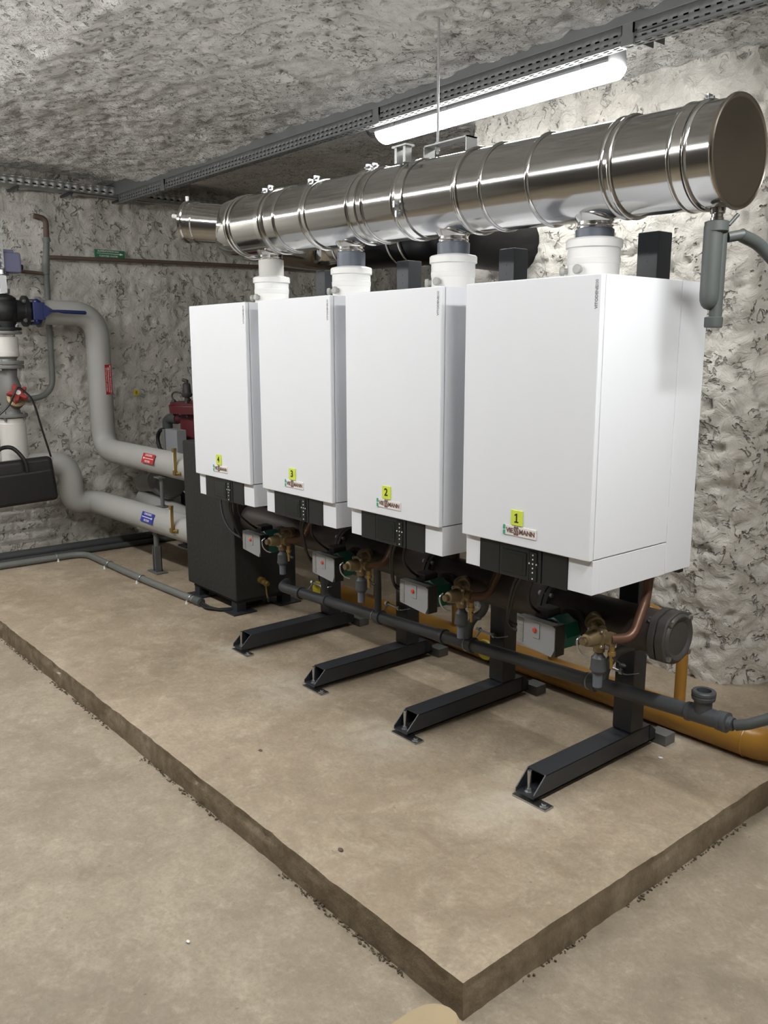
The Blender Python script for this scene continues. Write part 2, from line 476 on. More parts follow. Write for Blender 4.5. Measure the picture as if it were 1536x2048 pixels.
# raised concrete plinth, its arris chipped and its faces rough
def plinth():
    X0, X1, Y0, Y1, Z1 = XL, .67, -.652, 3.62, .094
    def f(p):
        q = V(p)
        n = noise.fractal(q * 3.2, .8, 2, 4); n2 = noise.noise(q * 14); n3 = noise.noise(q * 33)
        dx = dy = dz = 0
        e = max(0, 1 - (abs(p.y - Y0)) / .04) * (1 if p.z > .06 else 0)
        e2 = max(0, 1 - (abs(p.x - X1)) / .04) * (1 if p.z > .06 else 0)
        if abs(p.y - Y0) < 1e-4: dy = .002 * n + .0035 * n2 + .002 * n3
        if abs(p.x - X1) < 1e-4: dx = .002 * n + .0035 * n2 + .002 * n3
        if p.z > Z1 - 1e-4: dz = .0015 * n
        k = max(e, e2)
        if k > 0:
            ch = max(0, noise.noise(q * 7 + V((3, 1, 7))) - .2) * .012 + .002 + .0035 * max(0, n3 + .2)
            dz -= k * ch
            if e: dy += e * ch * .8
            if e2: dx -= e2 * ch * .8
        return q + V((dx, dy, dz))
    vs = []; fs = []; idx = {}
    def vid(p):
        k = (round(p[0], 4), round(p[1], 4), round(p[2], 4))
        if k not in idx: idx[k] = len(vs); vs.append(f(V(k))[:])
        return idx[k]
    xs = [X0 + (X1 - X0) * i / 640 for i in range(641)]
    ys = [Y0, Y0 + .006, Y0 + .015, Y0 + .03] + [Y0 + .04 + 1.5 * i / 160 for i in range(160)] + [Y0 + 1.54 + (Y1 - Y0 - 1.54) * i / 40 for i in range(41)]
    xs = xs[:-1] + [X1 - .006, X1]
    zs = [-.02, .0, .012, .025, .04, .055, .07, .08, .088, Z1]
    for a, b in zip(xs, xs[1:]):
        for c, d in zip(ys, ys[1:]):
            fs.append([vid(p) for p in ((a, c, Z1), (b, c, Z1), (b, d, Z1), (a, d, Z1))])
        for c, d in zip(zs, zs[1:]):
            fs.append([vid(p) for p in ((a, Y0, c), (b, Y0, c), (b, Y0, d), (a, Y0, d))])
    for a, b in zip(ys, ys[1:]):
        for c, d in zip(zs, zs[1:]):
            fs.append([vid(p) for p in ((X1, a, c), (X1, b, c), (X1, b, d), (X1, a, d))])
    me = bpy.data.meshes.new('concrete_plinth'); me.from_pydata(vs, [], fs)
    for p in me.polygons: p.use_smooth = True
    me.set_sharp_from_angle(angle=math.radians(50))
    me.materials.append(M['plinth_concrete'])
    o = bpy.data.objects.new('concrete_plinth', me); C.objects.link(o)
    o['label'] = 'low tan concrete plinth with chipped edges under the boilers'
    o['category'] = 'plinth'; o['kind'] = 'structure'
plinth()

# steel joist at the vault springing, with plaster-smeared flange
g = G(); g.box(XL + .02, 3.5, .668, .735, 2.497, 2.58, .004)
struct(build(g, 'ceiling_beam', 'steel_grey_tray'))

# ------------------------------------------------------------------ boilers
OFF = [0, -.584, -1.154, -1.731]
BW, BD, ZB, ZM, ZT = .48, .514, .812, .909, 1.66
def boiler(i):
    x0 = OFF[i]
    num = str(i + 1)
    lab = ['white wall-hung boiler with yellow plate 1, largest in view', 'white wall-hung boiler with yellow plate 2',
           'white wall-hung boiler with yellow plate 3', 'white wall-hung boiler with yellow plate 4, farthest left'][i]
    t = thing('wall_boiler', lab, 'boiler', (x0 + .24, .25, ZB), 'white boilers hung in a row')
    bx = lambda a, b: (x0 + a, x0 + b)
    g = G(); g.box(x0, x0 + BW, .020, .3735, ZM + .0015, ZT, .003)
    g.box(x0, x0 + BW, .3750, BD, ZB, ZT, .003)
    build(g, 'casing', 'white_enamel', t)
    g = G(); g.box(x0, x0 + BW, 0, .0185, ZM, ZT, .0035, seg=3)
    d = build(g, 'front_panel', 'white_enamel', t)
    text('VITODENS', .0118, 'grey_ink', d, (x0 + .4665, -.0002, 1.601), (0, 0, 1), (-1, 0, 0), bold=.0003)
    text('200', .0118, 'grey_ink', d, (x0 + .4665, -.0002, 1.637), (0, 0, 1), (-1, 0, 0))
    # lower apron: white cheeks either side of the black control fascia, white sides
    g = G(); g.box(x0 + .003, x0 + .064, .018, .05, ZB, ZM - .001, .002); g.box(x0 + .003, x0 + .010, .05, .3735, ZB, ZM - .001)
    build(g, 'lower_apron', 'white_enamel', t)
    g = G(); g.box(x0 + .398, x0 + .4795, .018, .05, ZB, ZM - .001, .0015); g.box(x0 + .470, x0 + .4795, .049, .3735, ZB, ZM - .001, .001)
    build(g, 'lower_apron', 'white_enamel', t)
    g = G(); g.box(x0 + .011, x0 + .469, .06, .37, ZB + .012, ZB + .02)
    build(g, 'underside', 'black_panel', t)
    build(G().box(x0 + .02, x0 + .46, .485, .512, .792, ZB + .002, .002), 'mounting_bar', 'black_panel', t)
    g = G(); g.box(x0 + .065, x0 + .146, .014, .05, ZB - .003, ZM - .003, .002); g.box(x0 + .148, x0 + .307, .012, .05, ZB - .003, ZM - .003, .003)
    g.box(x0 + .309, x0 + .397, .014, .05, ZB - .003, ZM - .003, .002)
    p = build(g, 'control_panel', 'black_panel', t)
    g = G(); z0 = ZB + .016
    g.box(x0 + .160, x0 + .254, .0095, .0125, z0 - .006, z0 + .064, .002)
    g.box(x0 + .172, x0 + .242, .0085, .0105, z0 + .004, z0 + .054, .001)
    build(g, 'display', 'black_screen', p)
    g = G(); g.box(x0 + .264, x0 + .294, .0095, .0125, z0 - .016, z0 + .072, .003); g.ball((x0 + .279, .012, z0 + .036), .021, (1, .12, 1))
    k = build(g, 'keypad', 'black_screen', p)
    g = G()
    for dx, dz in ((0, .062), (0, .049), (-.013, .036), (0, .036), (.013, .036), (0, .023), (0, .010), (0, -.008)):
        g.box(x0 + .2775 + dx, x0 + .2805 + dx, .0078, .0096, z0 + dz - .002, z0 + dz + .002)
    build(g, 'key_mark', 'badge_white', k)
    g = G(); g.box(x0 + .2025, x0 + .2455, -.004, 0, .970, 1.0145, .0008)
    n = build(g, 'number_plate', 'lime_yellow', t, 'yellow plate with the number ' + num)
    if i == 0:
        g = G(); c = x0 + .2245; y = -.004
        g.prism([(c - .0022, y, .980), (c + .0022, y, .980), (c + .0022, y, 1.0055), (c - .0012, y, 1.0055), (c - .0075, y, 1.0015), (c - .0075, y, .9975), (c - .0022, y, 1.0005)], (0, -.0008, 0))
        g.box(c - .0075, c + .0075, y - .0008, y, .9785, .982)
        build(g, 'numeral', 'ink', n)
    else:
        text(num, .036, 'ink', n, (x0 + .224, -.0046, .9925), (1, 0, 0), (0, 0, 1), 'numeral', bold=.0006)
    g = G(); g.box(x0 + .174, x0 + .297, -.003, 0, .938, .967, .001)
    b = build(g, 'brand_badge', 'badge_white', t)
    g = G(); g.box(x0 + .1735, x0 + .1815, -.0045, -.0005, .938, .951, .0006); g.box(x0 + .1735, x0 + .1815, -.0045, -.0005, .954, .967, .0006)
    build(g, 'green_flash', 'logo_green', b)
    text('VIE', .0195, 'logo_maroon', b, (x0 + .1855, -.0036, .9525), (1, 0, 0), (0, 0, 1), align='LEFT', bold=.0006)
    text('SS', .0195, 'logo_maroon', b, (x0 + .2235, -.0036, .9525), (1, 0, 0), (0, 0, 1), align='CENTER', sy=1.75, bold=.0009)
    text('MANN', .0195, 'logo_maroon', b, (x0 + .2345, -.0036, .9525), (1, 0, 0), (0, 0, 1), align='LEFT', bold=.0006)
    return t
for i in range(4): boiler(i)

# ------------------------------------------------------------------ flue header
FY, FR = .285, .130
FZ = lambda x: 1.957 + (.62 - x) * .026
def connector(i):
    xc = OFF[i] + .24
    lab = ['white flue socket with short grey collar above boiler 1', 'white flue socket with grey collar above boiler 2',
           'white flue socket with tall dark grey collar above boiler 3', 'white flue socket with tall pale collar above boiler 4'][i]
    t = thing('flue_socket', lab, 'flue socket', (xc, FY, ZT), 'flue sockets on top of the boilers')
    a = (xc, FY, ZT); up = (0, 0, 1)
    zt = .128
    g = G(); g.lathe(a, up, [(0, .078), (.012, .0745), (.052, .0745), (.054, .076), (.070, .077), (.072, .0755), (.098, .0755), (.100, .0815), (.120, .0815), (.124, .078), (zt, .062), (zt + .002, .050)], 40)
    build(g, 'socket', 'white_plastic', t)
    zf = FZ(xc) - FR - ZT          # underside of the header
    top = zf - .022
    g = G(); g.lathe(a, up, [(zt - .01, .055), (top - .004, .0555), (top - .002, .054), (top, .051)], 36)
    build(g, 'collar', ['tundish_grey', 'tundish_grey', 'tundish_grey', 'collar_pale'][i], t)
    for dv, w in (((-.72, -.69, 0), 0), ((.12, -.99, 0), 1)):
        dv = V(dv).normalized(); c = V((xc, FY, ZT + .036)) + dv * .072
        g = G(); g.lathe(c, dv, [(0, .009), (.012, .009), (.013, .0135), (.022, .0135), (.025, .011)], 18)
        build(g, 'test_cap', 'pale_grey_plastic', t)
    return t
for i in range(4): connector(i)

fl = thing('flue_header', 'long polished stainless steel flue above the boilers', 'flue', (-.5, FY, FZ(-.5) - FR))
P = lambda x: V((x, FY, FZ(x)))
x_end = .668
axis = (P(-1.68) - P(x_end)).normalized()
def main_profile(x_from, x_to, beads, bands):
    pts = []
    L = x_from - x_to
    ev = []
    for x in beads:
        t = x_from - x
        ev += [(t - .007, FR), (t - .004, FR + .005), (t, FR + .0068), (t + .004, FR + .005), (t + .007, FR)]
    for xa, xb in bands:
        a, b = x_from - max(xa, xb), x_from - min(xa, xb)
        ev += [(a, FR), (a + .001, FR + .0035), (b - .001, FR + .0035), (b, FR)]
    ev = [e for e in ev if 0 <= e[0] <= L]
    ev.sort()
    return [(0, FR)] + ev + [(L, FR)]
segs = [  # (right end, left end, beads, sleeves): one length of pipe each
    (.668, .368, [.591, .548], [(.585, .555)]),
    (.368, .096, [.345], []),
    (.096, -.205, [.085, -.104], []),
    (-.205, -.495, [-.222], []),
    (-.495, -.762, [-.522, -.69], []),
    (-.762, -1.062, [-.780], []),
    (-1.062, -1.352, [-1.078, -1.27], []),
    (-1.352, -1.60, [-1.366], []),
]
for a, b, beads, bands in segs:
    g = G(); g.lathe(P(a), axis, main_profile(a, b, beads, bands), 56, caps=False)
    build(g, 'pipe_length', 'stainless', fl, smooth=50)
for x in (.372, -.213, -.505, -1.07, -1.36):       # raised joint rims
    g = G(); g.ring(P(x), axis, FR + .002, .0065, 56, 10)
    build(g, 'joint_ring', 'stainless_bright', fl)
# end cap with rolled rim and shallow dish
g = G(); d = -axis
g.lathe(P(.660), d, [(0, FR), (.001, FR + .006), (.006, FR + .0085), (.011, FR + .007), (.0125, FR + .003), (.0105, FR + .0005), (.0085, FR - .004), (.0085, .07), (.0095, .001)], 56)
build(g, 'end_cap', 'cap_steel', fl, smooth=30)
# locking bands with their bolt lugs
for xb, ang, w in ((-.484, -18, .040), (-1.40, 62, .03), (-1.06, 60, .03), (.57, 100, .028), (-.74, 75, .028)):
    g = G(); g.lathe(P(xb) - axis * (w / 2), axis, [(0, FR + .001), (.001, FR + .005), (w - .001, FR + .005), (w, FR + .001)], 56)
    bd = build(g, 'locking_band', 'stainless_bright', fl)
    a = math.radians(ang); o = V((0, -math.cos(a), math.sin(a))); tt = V((0, math.sin(a), math.cos(a)))
    c = P(xb) + o * (FR + .013)
    g = G()
    for s_ in (-1, 1):
        q = c + tt * .016 * s_
        g.cyl(q - V((.014, 0, 0)), q + V((.014, 0, 0)), .004, n=10)
        g.box(-.004, .004, -.010, .010, -.010, .010, 0, Matrix.Translation(q))
    g.cyl(c - tt * .034, c + tt * .034, .0032, n=10); g.cyl(c + tt * .018, c + tt * .026, .006, n=6)
    build(g, 'band_bolt', 'zinc', bd)
# branches down to the sockets
for i in range(4):
    xc = OFF[i] + .24; z = FZ(xc)
    g = G(); g.lathe((xc, FY, z - FR - .034), (0, 0, 1), [(0, .049), (.002, .0505), (.006, .0535), (.010, .0505), (.016, .0505), (.019, .0530), (.022, .0505), (.030, .0505), (.046, .062), (.075, .075)], 40)
    build(g, 'branch', 'stainless_bright', fl)
# elbow at the far end: back towards the recess and along behind
pe = fillet([P(-1.60), V((-1.83, FY, FZ(-1.83))), V((-1.83, .83, 1.985)), V((-1.0, .83, 1.968)), V((-1.0, 1.42, 1.955))], [.20, .22, .2], 10)
kx = next(i for i, p in enumerate(pe) if p.y > .8 and p.x > -1.62)
pm = V((-1.55, .83, 1.9795))
g = G(); g.tube(pe[:kx] + [pm], FR, 48)
build(g, 'rear_elbow', 'stainless', fl, smooth=60)
g = G(); g.tube([pm] + pe[kx:], FR - .001, 48)
build(g, 'rear_run', 'stainless_dark_reflection', fl, smooth=60)
for x, w in ((-1.63, axis), (-1.66, axis)):
    g = G(); g.ring(P(x), w, FR + .003, .005, 56, 8); build(g, 'joint_ring', 'stainless_bright', fl)
g = G(); g.ring((-1.73, .35, FZ(-1.73)), (-.6, .8, 0), FR + .004, .006, 56, 8); build(g, 'joint_ring', 'stainless_bright', fl)
for x in (-1.60, -1.50, -1.2, -1.12):
    g = G(); g.ring((x, .83, 1.985 - (x + 1.83) * .02), (1, 0, 0), FR + .003, .005, 48, 8); build(g, 'joint_ring', 'stainless_bright', fl)
# inspection branch with cap and drain stub
a = V((-1.72, .27, 2.025)); b = V((-1.955, .125, 2.055)); d = (b - a)
g = G(); L = d.length
g.lathe(a, d, [(0, .088), (L - .07, .088), (L - .066, .092), (L - .05, .092), (L - .046, .088), (L - .02, .088), (L - .016, .0945), (L - .004, .0945), (L, .09), (L + .001, .05), (L + .001, .001)], 44)
build(g, 'inspection_branch', 'stainless', fl, smooth=30)
q = b + V((0, 0, .018))
g = G(); g.cyl(q, q + d.normalized() * .075 + V((0, 0, .004)), .0105, n=14, bev=.003); g.cyl(b + V((.012, .0, .092)), b + V((.012, 0, .112)), .008, n=8)
build(g, 'drain_stub', 'white_plastic', fl)

# hanger: saddle clamp and rod to the vault
h = thing('flue_hanger', 'thin threaded rod and saddle bracket holding the flue from the ceiling', 'hanger', (-.45, FY, FZ(-.45) + FR))
zt = FZ(-.45) + FR
g = G(); g.cyl((-.455, .31, zt + .02), (-.455, .31, 2.57), .0042, n=10)
build(g, 'threaded_rod', 'zinc', h)
g = G()
for xx in (-.545, -.50):
    g.box(xx - .006, xx + .006, .195, .225, zt - .012, zt + .045, .001)
g.box(-.56, -.485, .19, .23, zt + .040, zt + .046)
g.box(-.50, -.29, .285, .335, zt + .046, zt + .051); g.box(-.50, -.495, .285, .335, zt + .01, zt + .051); g.box(-.295, -.29, .285, .335, zt + .004, zt + .051)
g.cyl((-.455, .31, zt + .03), (-.455, .31, zt + .046), .009, n=6); g.cyl((-.455, .31, zt + .051), (-.455, .31, zt + .06), .009, n=6)
build(g, 'saddle', 'tray_galvanised', h)

# condensate trap under the flue end
sx = .620; zf = FZ(sx) - FR
t = thing('condensate_trap', 'grey plastic condensate trap hanging under the flue end cap', 'trap', (sx, FY, 1.53))
g = G(); g.lathe((sx, FY, zf - .035), (0, 0, 1), [(0, .014), (.004, .014), (.005, .0165), (.011, .0165), (.012, .0145), (.02, .0145), (.022, .018), (.03, .019), (.05, .02)], 24)
build(g, 'steel_spigot', 'stainless', t)
g = G(); g.lathe((sx, FY, zf - .060), (0, 0, 1), [(0, .027), (.003, .031), (.026, .031), (.028, .027)], 12)
build(g, 'union_nut', 'pvc_mid', t)
g = G(); zz = [(0, .002), (.004, .012), (.012, .019), (.024, .0235), (.04, .0245), (.20, .0245), (.21, .0245)]
g.lathe((sx - .004, FY - .006, 1.572), (0, 0, 1), [(a_ * 1.0, r_) for a_, r_ in zz], 26); g.lathe((sx + .007, FY + .012, 1.535), (0, 0, 1), [(0, .0165), (.24, .0165)], 20)
build(g, 'body', 'pvc_mid', t)
g = G(); g.lathe((sx + .005, FY + .008, 1.527), (0, 0, 1), [(0, .022), (.003, .024), (.026, .024), (.028, .02)], 12)
build(g, 'bottom_cap', 'pvc_mid', t)
g = G(); g.cyl((sx + .02, FY + .022, 1.755), (sx + .045, FY + .055, 1.762), .0135, n=16); g.cyl((sx + .022, FY + .02, 1.785), (sx + .035, FY + .04, 1.812), .005, n=10)
build(g, 'outlet', 'pvc_mid', t)
tag(build(G().tube(spline([(sx + .040, FY + .050, 1.762), (.685, .415, 1.728), (.735, .50, 1.62), (.80, .56, 1.40), (.86, .58, 1.05), (.88, .57, .75), (.86, .545, .55), (.80, .50, .445), (.735, .472, .398), (.69, .463, .378)], 8), .0165, 16),
          'drain_hose', 'pvc_mid'), 'grey hose running from the condensate trap down to the drain', 'hose')

# ------------------------------------------------------------------ steel stands
def stand(i):
    x0 = OFF[i] + .21; x1 = x0 + .075
    lab = 'dark grey steel post and foot carrying boiler %d' % (i + 1)
    t = thing('boiler_stand', lab, 'steel stand', (x0 + .037, .5, .094), 'steel stands under the boilers')
    g = G(); g.box(x0, x1, .545, .620, .18, 1.828, .004)
    for z in (1.77, 1.74, .45): g.cyl((x0 + .037, .5452, z), (x0 + .037, .5442, z), .004, n=8)
    build(g, 'post', 'frame_paint', t)
    # hollow foot, mitred front end
    g = G(); z0, z1, w = .114, .178, .004
    yf, ys = .045, .098
    def side(x):
        return [(x, yf, z0), (x, .70, z0), (x, .70, z0 + .035), (x, .665, z1), (x, ys, z1), (x, yf, z0 + .014)]
    g.prism(side(x0), (w, 0, 0)); g.prism(side(x1 - w), (w, 0, 0))
    g.box(x0, x1, ys, .665, z1 - w, z1 + .0005, .0012); g.box(x0, x1, yf, .70, z0 - .0005, z0 + w)
    g.box(x0, x1, .66, .664, z0, z1)
    build(g, 'foot', 'frame_paint', t)
    g = G(); xc = x0 + .032; yc = .072
    g.cyl((xc, yc, .100), (xc, yc, .188), .0068, n=12, bev=.002); g.cyl((xc, yc, z0 + .004), (xc, yc, z0 + .013), .0125, n=6); g.cyl((xc, yc, z0 + .003), (xc, yc, z0 + .005), .016, n=20)
    g.cyl((xc, yc, .101), (xc, yc, .113), .0125, n=6)
    build(g, 'anchor_bolt', 'zinc', t)
    g = G(); g.box(x0 - .012, x1 + .045, .042, .084, .0945, .1005, .0015); g.cyl((x1 + .026, .062, .1005), (x1 + .026, .062, .1035), .014, n=20); g.cyl((x1 + .026, .062, .1035), (x1 + .026, .062, .109), .008, n=6)
    build(g, 'base_plate', 'zinc', t)
    build(G().box(x0 - .05, x0 - .001, .60, .66, .094, .128, .003), 'side_lug', 'frame_paint', t)
    build(G().box(x1 - .03, x1 + .04, .705, .765, .0945, .134, .003), 'packing_block', 'steel_grey_tray', t)
    # wall arms the boiler hangs on
    g = G(); g.box(x0 + .01, x1 - .01, .514, .546, 1.45, 1.49); g.box(x0 + .01, x1 - .01, .514, .546, 1.0, 1.04)
    build(g, 'hanging_bracket', 'frame_paint', t)
for i in range(4): stand(i)

# ------------------------------------------------------------------ pumps, safety valves, copper pipes, cables
def pump():
    t = thing('circulation_pump', 'grey and green pump below boiler 1', 'pump', (.14, .28, .52), 'circulation pumps under the boilers')
    g = G()
    g.prism([(.065, .2, .530), (.205, .2, .515), (.218, .2, .540), (.218, .2, .612), (.205, .2, .618), (.065, .2, .620)], (0, .03, 0))
    bx = build(g, 'control_box', 'pump_grey', t)
    g = G()
    for k in range(17): g.box(.066, .090, .1975, .2005, .535 + k * .0048, .5372 + k * .0048)
    build(g, 'cooling_fins', 'pale_grey_plastic', bx)
    g = G(); g.box(.130, .158, .1975, .2005, .562, .612, .001)
    kn = build(g, 'knob_plate', 'pump_grey', bx)
    g = G(); g.lathe((.139, .1985, .588), (0, -1, 0), [(0, .0085), (.004, .008), (.006, .006)], 18)
    build(g, 'red_knob', 'pump_red', kn)
    g = G(); g.box(.2085, .222, .2005, .246, .517, .619, .002); g.box(.07, .210, .229, .25, .53, .617, .004)
    build(g, 'terminal_cover', 'black_panel', t)
    g = G(); g.lathe((.172, .246, .572), (0, 1, 0), [(0, .050), (.004, .056), (.05, .058), (.075, .055), (.085, .045)], 8)
    build(g, 'motor', 'pump_green', t)
    g = G(); g.lathe((.172, .33, .575), (0, 1, 0), [(0, .048), (.012, .048), (.013, .062), (.026, .062), (.027, .05), (.06, .045)], 24)
    g.box(.09, .15, .25, .32, .585, .645, .01)
    build(g, 'volute', 'cast_dark', t)
    g = G()
    for z in (.552, .572): g.lathe((.066, .235, z), (-1, 0, 0), [(0, .010), (.008, .010), (.009, .007), (.022, .007)], 10)
    build(g, 'cable_gland', 'black_rubber', t)
    return t
def valve():
    t = thing('safety_valve', 'brass safety valve with drain funnel below boiler 1', 'valve', (.37, .2, .47), 'brass safety valves under the boilers')
    c = V((.365, .215, .622))
    g = G(); g.lathe(c + V((0, .03, 0)), (0, -1, 0), [(0, .022), (.01, .026), (.03, .026), (.032, .034), (.040, .034), (.042, .025), (.065, .0235), (.085, .019), (.088, .0125), (.103, .0115)], 24)
    g.box(-.03, .03, -.005, .003, -.03, .03, .004, Matrix.Translation(c + V((0, -.005, 0))))
    g.lathe(c + V((0, .012, -.048)), (0, 0, 1), [(0, .018), (.05, .018)], 18)
    g.lathe(c + V((.0, .012, 0)), (1, 0, 0), [(0, .019), (.03, .019), (.032, .022), (.050, .022)], 16)
    build(g, 'body', 'brass', t)
    g = G()
    for sx_ in (-1, 1):
        for sz in (-1, 1): g.ball(c + V((.023 * sx_, -.011, .023 * sz)), .0045, n=10)
    build(g, 'bolt_head', 'zinc', t)
    g = G(); y = c.y - .076
    g.lathe(V((c.x, y + .014, c.z)), (0, -1, 0), [(0, .0125), (.004, .0125)], 16)
    build(g, 'red_ring', 'copper', t)
    g = G(); g.tube(spline([(c.x - .004, y, c.z + .018), (c.x - .006, y - .014, c.z + .006), (c.x - .002, y - .012, c.z - .02), (c.x + .004, y + .004, c.z - .04), (c.x + .012, y + .02, c.z - .047)], 5), .0032, 8)
    build(g, 'lever', 'zinc', t)
    g = G(); a = V((c.x, c.y + .012, c.z - .05))
    g.lathe(a, (0, 0, -1), [(0, .012), (.01, .015), (.018, .022), (.05, .0235), (.053, .025), (.058, .025), (.06, .021), (.068, .018)], 22)
    build(g, 'tundish', 'pvc_grey', t)
    g = G(); g.lathe(a + V((0, 0, -.066)), (0, 0, -1), [(0, .0155), (.045, .0145)], 18)
    build(g, 'outlet', 'tundish_grey', t)
    g = G(); q = V((.405, .235, .60))
    g.lathe(q, (0, 0, -1), [(0, .009), (.018, .009), (.019, .012), (.03, .012), (.031, .008), (.048, .008), (.049, .006), (.072, .005)], 14)
    ck = build(g, 'drain_cock', 'brass_yellow', t)
    g = G(); g.tube([q + V((0, 0, -.035)), q + V((.028, -.012, -.038)), q + V((.045, -.016, -.041))], .0025, 8); g.ball(q + V((.052, -.018, -.042)), .008, (1.6, 1, .8), 10)
    build(g, 'cock_lever', 'black_rubber', ck)
    g = G(); g.lathe((.285, .30, .632), V((.08, -.05, -.006)), [(0, .026), (.016, .028), (.017, .022), (.024, .022), (.025, .028), (.034, .028), (.035, .022), (.055, .02), (.075, .017)], 20)
    g.cyl((.285, .30, .632), (.25, .36, .62), .024, n=16)
    build(g, 'union', 'brass', t)
    return t
def copper():
    g = G(); g.tube(fillet([(.408, .222, .6245), (.440, .285, .622), (.431, .365, .735), (.431, .372, .83)], [.05, .03], 8), .0142, 16)
    o = build(g, 'copper_pipe', 'copper')
    return tag(o, 'bent copper pipe rising into the underside of boiler 1', 'pipe', 'copper pipes under the boilers')
def cables():
    t = thing('pump_cable', 'black cables looping from boiler 1 to its pump', 'cable', (.06, .2, .55), 'black pump cables')
    for k, dx in enumerate((0, .022)):
        g = G(); g.tube(spline([(.19 + dx, .075, .83), (.14 + dx * .6, .09, .76), (.060 + dx * .4, .16, .655), (.008 + dx * .2, .215, .59), (.012, .235, .556 + .016 * k), (.046, .235, .552 + .02 * k)], 8), .0048, 8)
        build(g, 'cable_strand', 'black_rubber', t)
    g = G(); g.tube(spline([(.235, .08, .83), (.175, .12, .73), (.12, .2, .665), (.11, .25, .63)], 8), .0045, 8)
    build(g, 'cable_strand', 'black_rubber', t)
    return t
makers = [(pump, 'grey and green pump below boiler %d'), (valve, 'brass safety valve with drain funnel below boiler %d'),
          (copper, 'bent copper pipe rising into the underside of boiler %d'), (cables, 'black cables looping from boiler %d to its pump')]
for mk, lab in makers:
    o = mk()
    for i in (1, 2, 3):
        c = copy_tree(o, (OFF[i], 0, -.0))
        c['label'] = lab % (i + 1)

# ------------------------------------------------------------------ header pipe behind the pumps
HY, HZ, HR = .43, .607, .070
hd = thing('header_pipe', 'thick dark brown steel header pipe under the boilers', 'pipe', (-.6, HY, HZ - HR))
g = G(); g.cyl((-1.96, HY, HZ), (.475, HY, HZ), HR, n=40)
for i in range(4):
    g.cyl((OFF[i] + .172, .385, .575), (OFF[i] + .172, HY, .59), .045, n=20)
    g.cyl((OFF[i] + .12, HY, HZ + .05), (OFF[i] + .12, HY, ZB + .02), .022, n=16)
build(g, 'main_pipe', 'header_steel', hd)
g = G(); xa = .440
def lobed(x, r0, amp):
    n = 64; return [V((x, HY + (r0 + amp * max(0, math.cos(4 * (2*PI*k/n) + PI * 1.0)) ** 2) * math.cos(2*PI*k/n), HZ + (r0 + amp * max(0, math.cos(4 * (2*PI*k/n) + PI)) ** 2) * math.sin(2*PI*k/n))) for k in range(n)]
g.rings([lobed(.447, .080, .006), lobed(.450, .083, .007), lobed(.469, .083, .007), lobed(.471, .080, .006)])
g.rings([lobed(.474, .080, .006), lobed(.476, .083, .007), lobed(.502, .083, .007), lobed(.506, .080, .005)], True)
ef = build(g, 'end_flange', 'cast_dark', hd)
g = G(); g.lathe((.502, HY, HZ), (1, 0, 0), [(0, .078), (.008, .074), (.012, .068), (.010, .060), (.004, .054), (.002, .03), (.002, .001)], 44)
build(g, 'cover_dish', 'cast_dark', ef)
for k in range(4):
    a = PI / 4 + k * PI / 2
    g = G(); c = V((.506, HY + .077 * math.cos(a), HZ + .077 * math.sin(a)))
    g.cyl(c - V((.07, 0, 0)), c + V((.003, 0, 0)), .005, n=10); g.cyl(c, c + V((.009, 0, 0)), .0085, n=6); g.cyl(c - V((.07, 0, 0)), c - V((.06, 0, 0)), .0085, n=6)
    build(g, 'flange_bolt', 'zinc', ef)
for i in (0, 1, 2):
    x = OFF[i] + .045
    g = G(); g.lathe((x - .03, HY, HZ), (1, 0, 0), [(0, HR), (.002, HR + .006), (.010, HR + .007), (.011, HR + .02), (.027, HR + .02), (.028, HR + .004), (.031, HR + .004), (.032, HR + .02), (.048, HR + .02), (.049, HR + .007), (.06, HR)], 36)
    cp = build(g, 'coupling_flange', 'cast_dark', hd)
    for k in range(4):
        a = PI * .3 + k * PI / 2
        g = G(); c = V((x, HY + (HR + .012) * math.cos(a), HZ + (HR + .012) * math.sin(a)))
        g.cyl(c - V((.03, 0, 0)), c + V((.03, 0, 0)), .005, n=8); g.cyl(c + V((.019, 0, 0)), c + V((.028, 0, 0)), .0085, n=6); g.cyl(c - V((.028, 0, 0)), c - V((.019, 0, 0)), .0085, n=6)
        build(g, 'flange_bolt', 'zinc', cp)

# ------------------------------------------------------------------ grey condensate drain
PY = .46
PZ = lambda x: .352 + (x - .23) * .043 + .008
pv = thing('drain_pipe', 'long grey plastic drain pipe along the fronts of the posts', 'pipe', (-.5, PY, PZ(-.5) - .03))
Q = lambda x, dy=0, dz=0: V((x, PY + dy, PZ(x) + dz))
g = G(); g.tube(fillet([Q(.56), Q(-1.74), (-1.78, .52, PZ(-1.74) + .005)], [.05], 6), .0245, 22)
build(g, 'main_pipe', 'pvc_grey', pv)
for x in (-1.60, -1.38, -.98, -.58, -.42, .155):
    g = G(); dx = V((1, 0, .043)); g.lathe(Q(x), dx, [(0, .0245), (.001, .028), (.03, .028), (.031, .0315), (.041, .0315), (.043, .027)], 22)
    build(g, 'pipe_socket', 'pvc_grey', pv)
g = G(); g.lathe(Q(.535), (1, 0, .043), [(0, .028), (.002, .030), (.012, .030), (.014, .0275), (.085, .0275), (.10, .0265), (.102, .030), (.112, .030), (.114, .028), (.118, .028), (.120, .031), (.132, .031), (.135, .022), (.15, .02)], 24)
g.lathe(Q(.585), (0, 0, 1), [(0, .026), (.045, .027), (.05, .029), (.052, .034), (.062, .036), (.066, .034), (.068, .036), (.076, .036), (.080, .033), (.080, .022), (.05, .020)], 28)
build(g, 'open_tee', 'pvc_grey', pv)
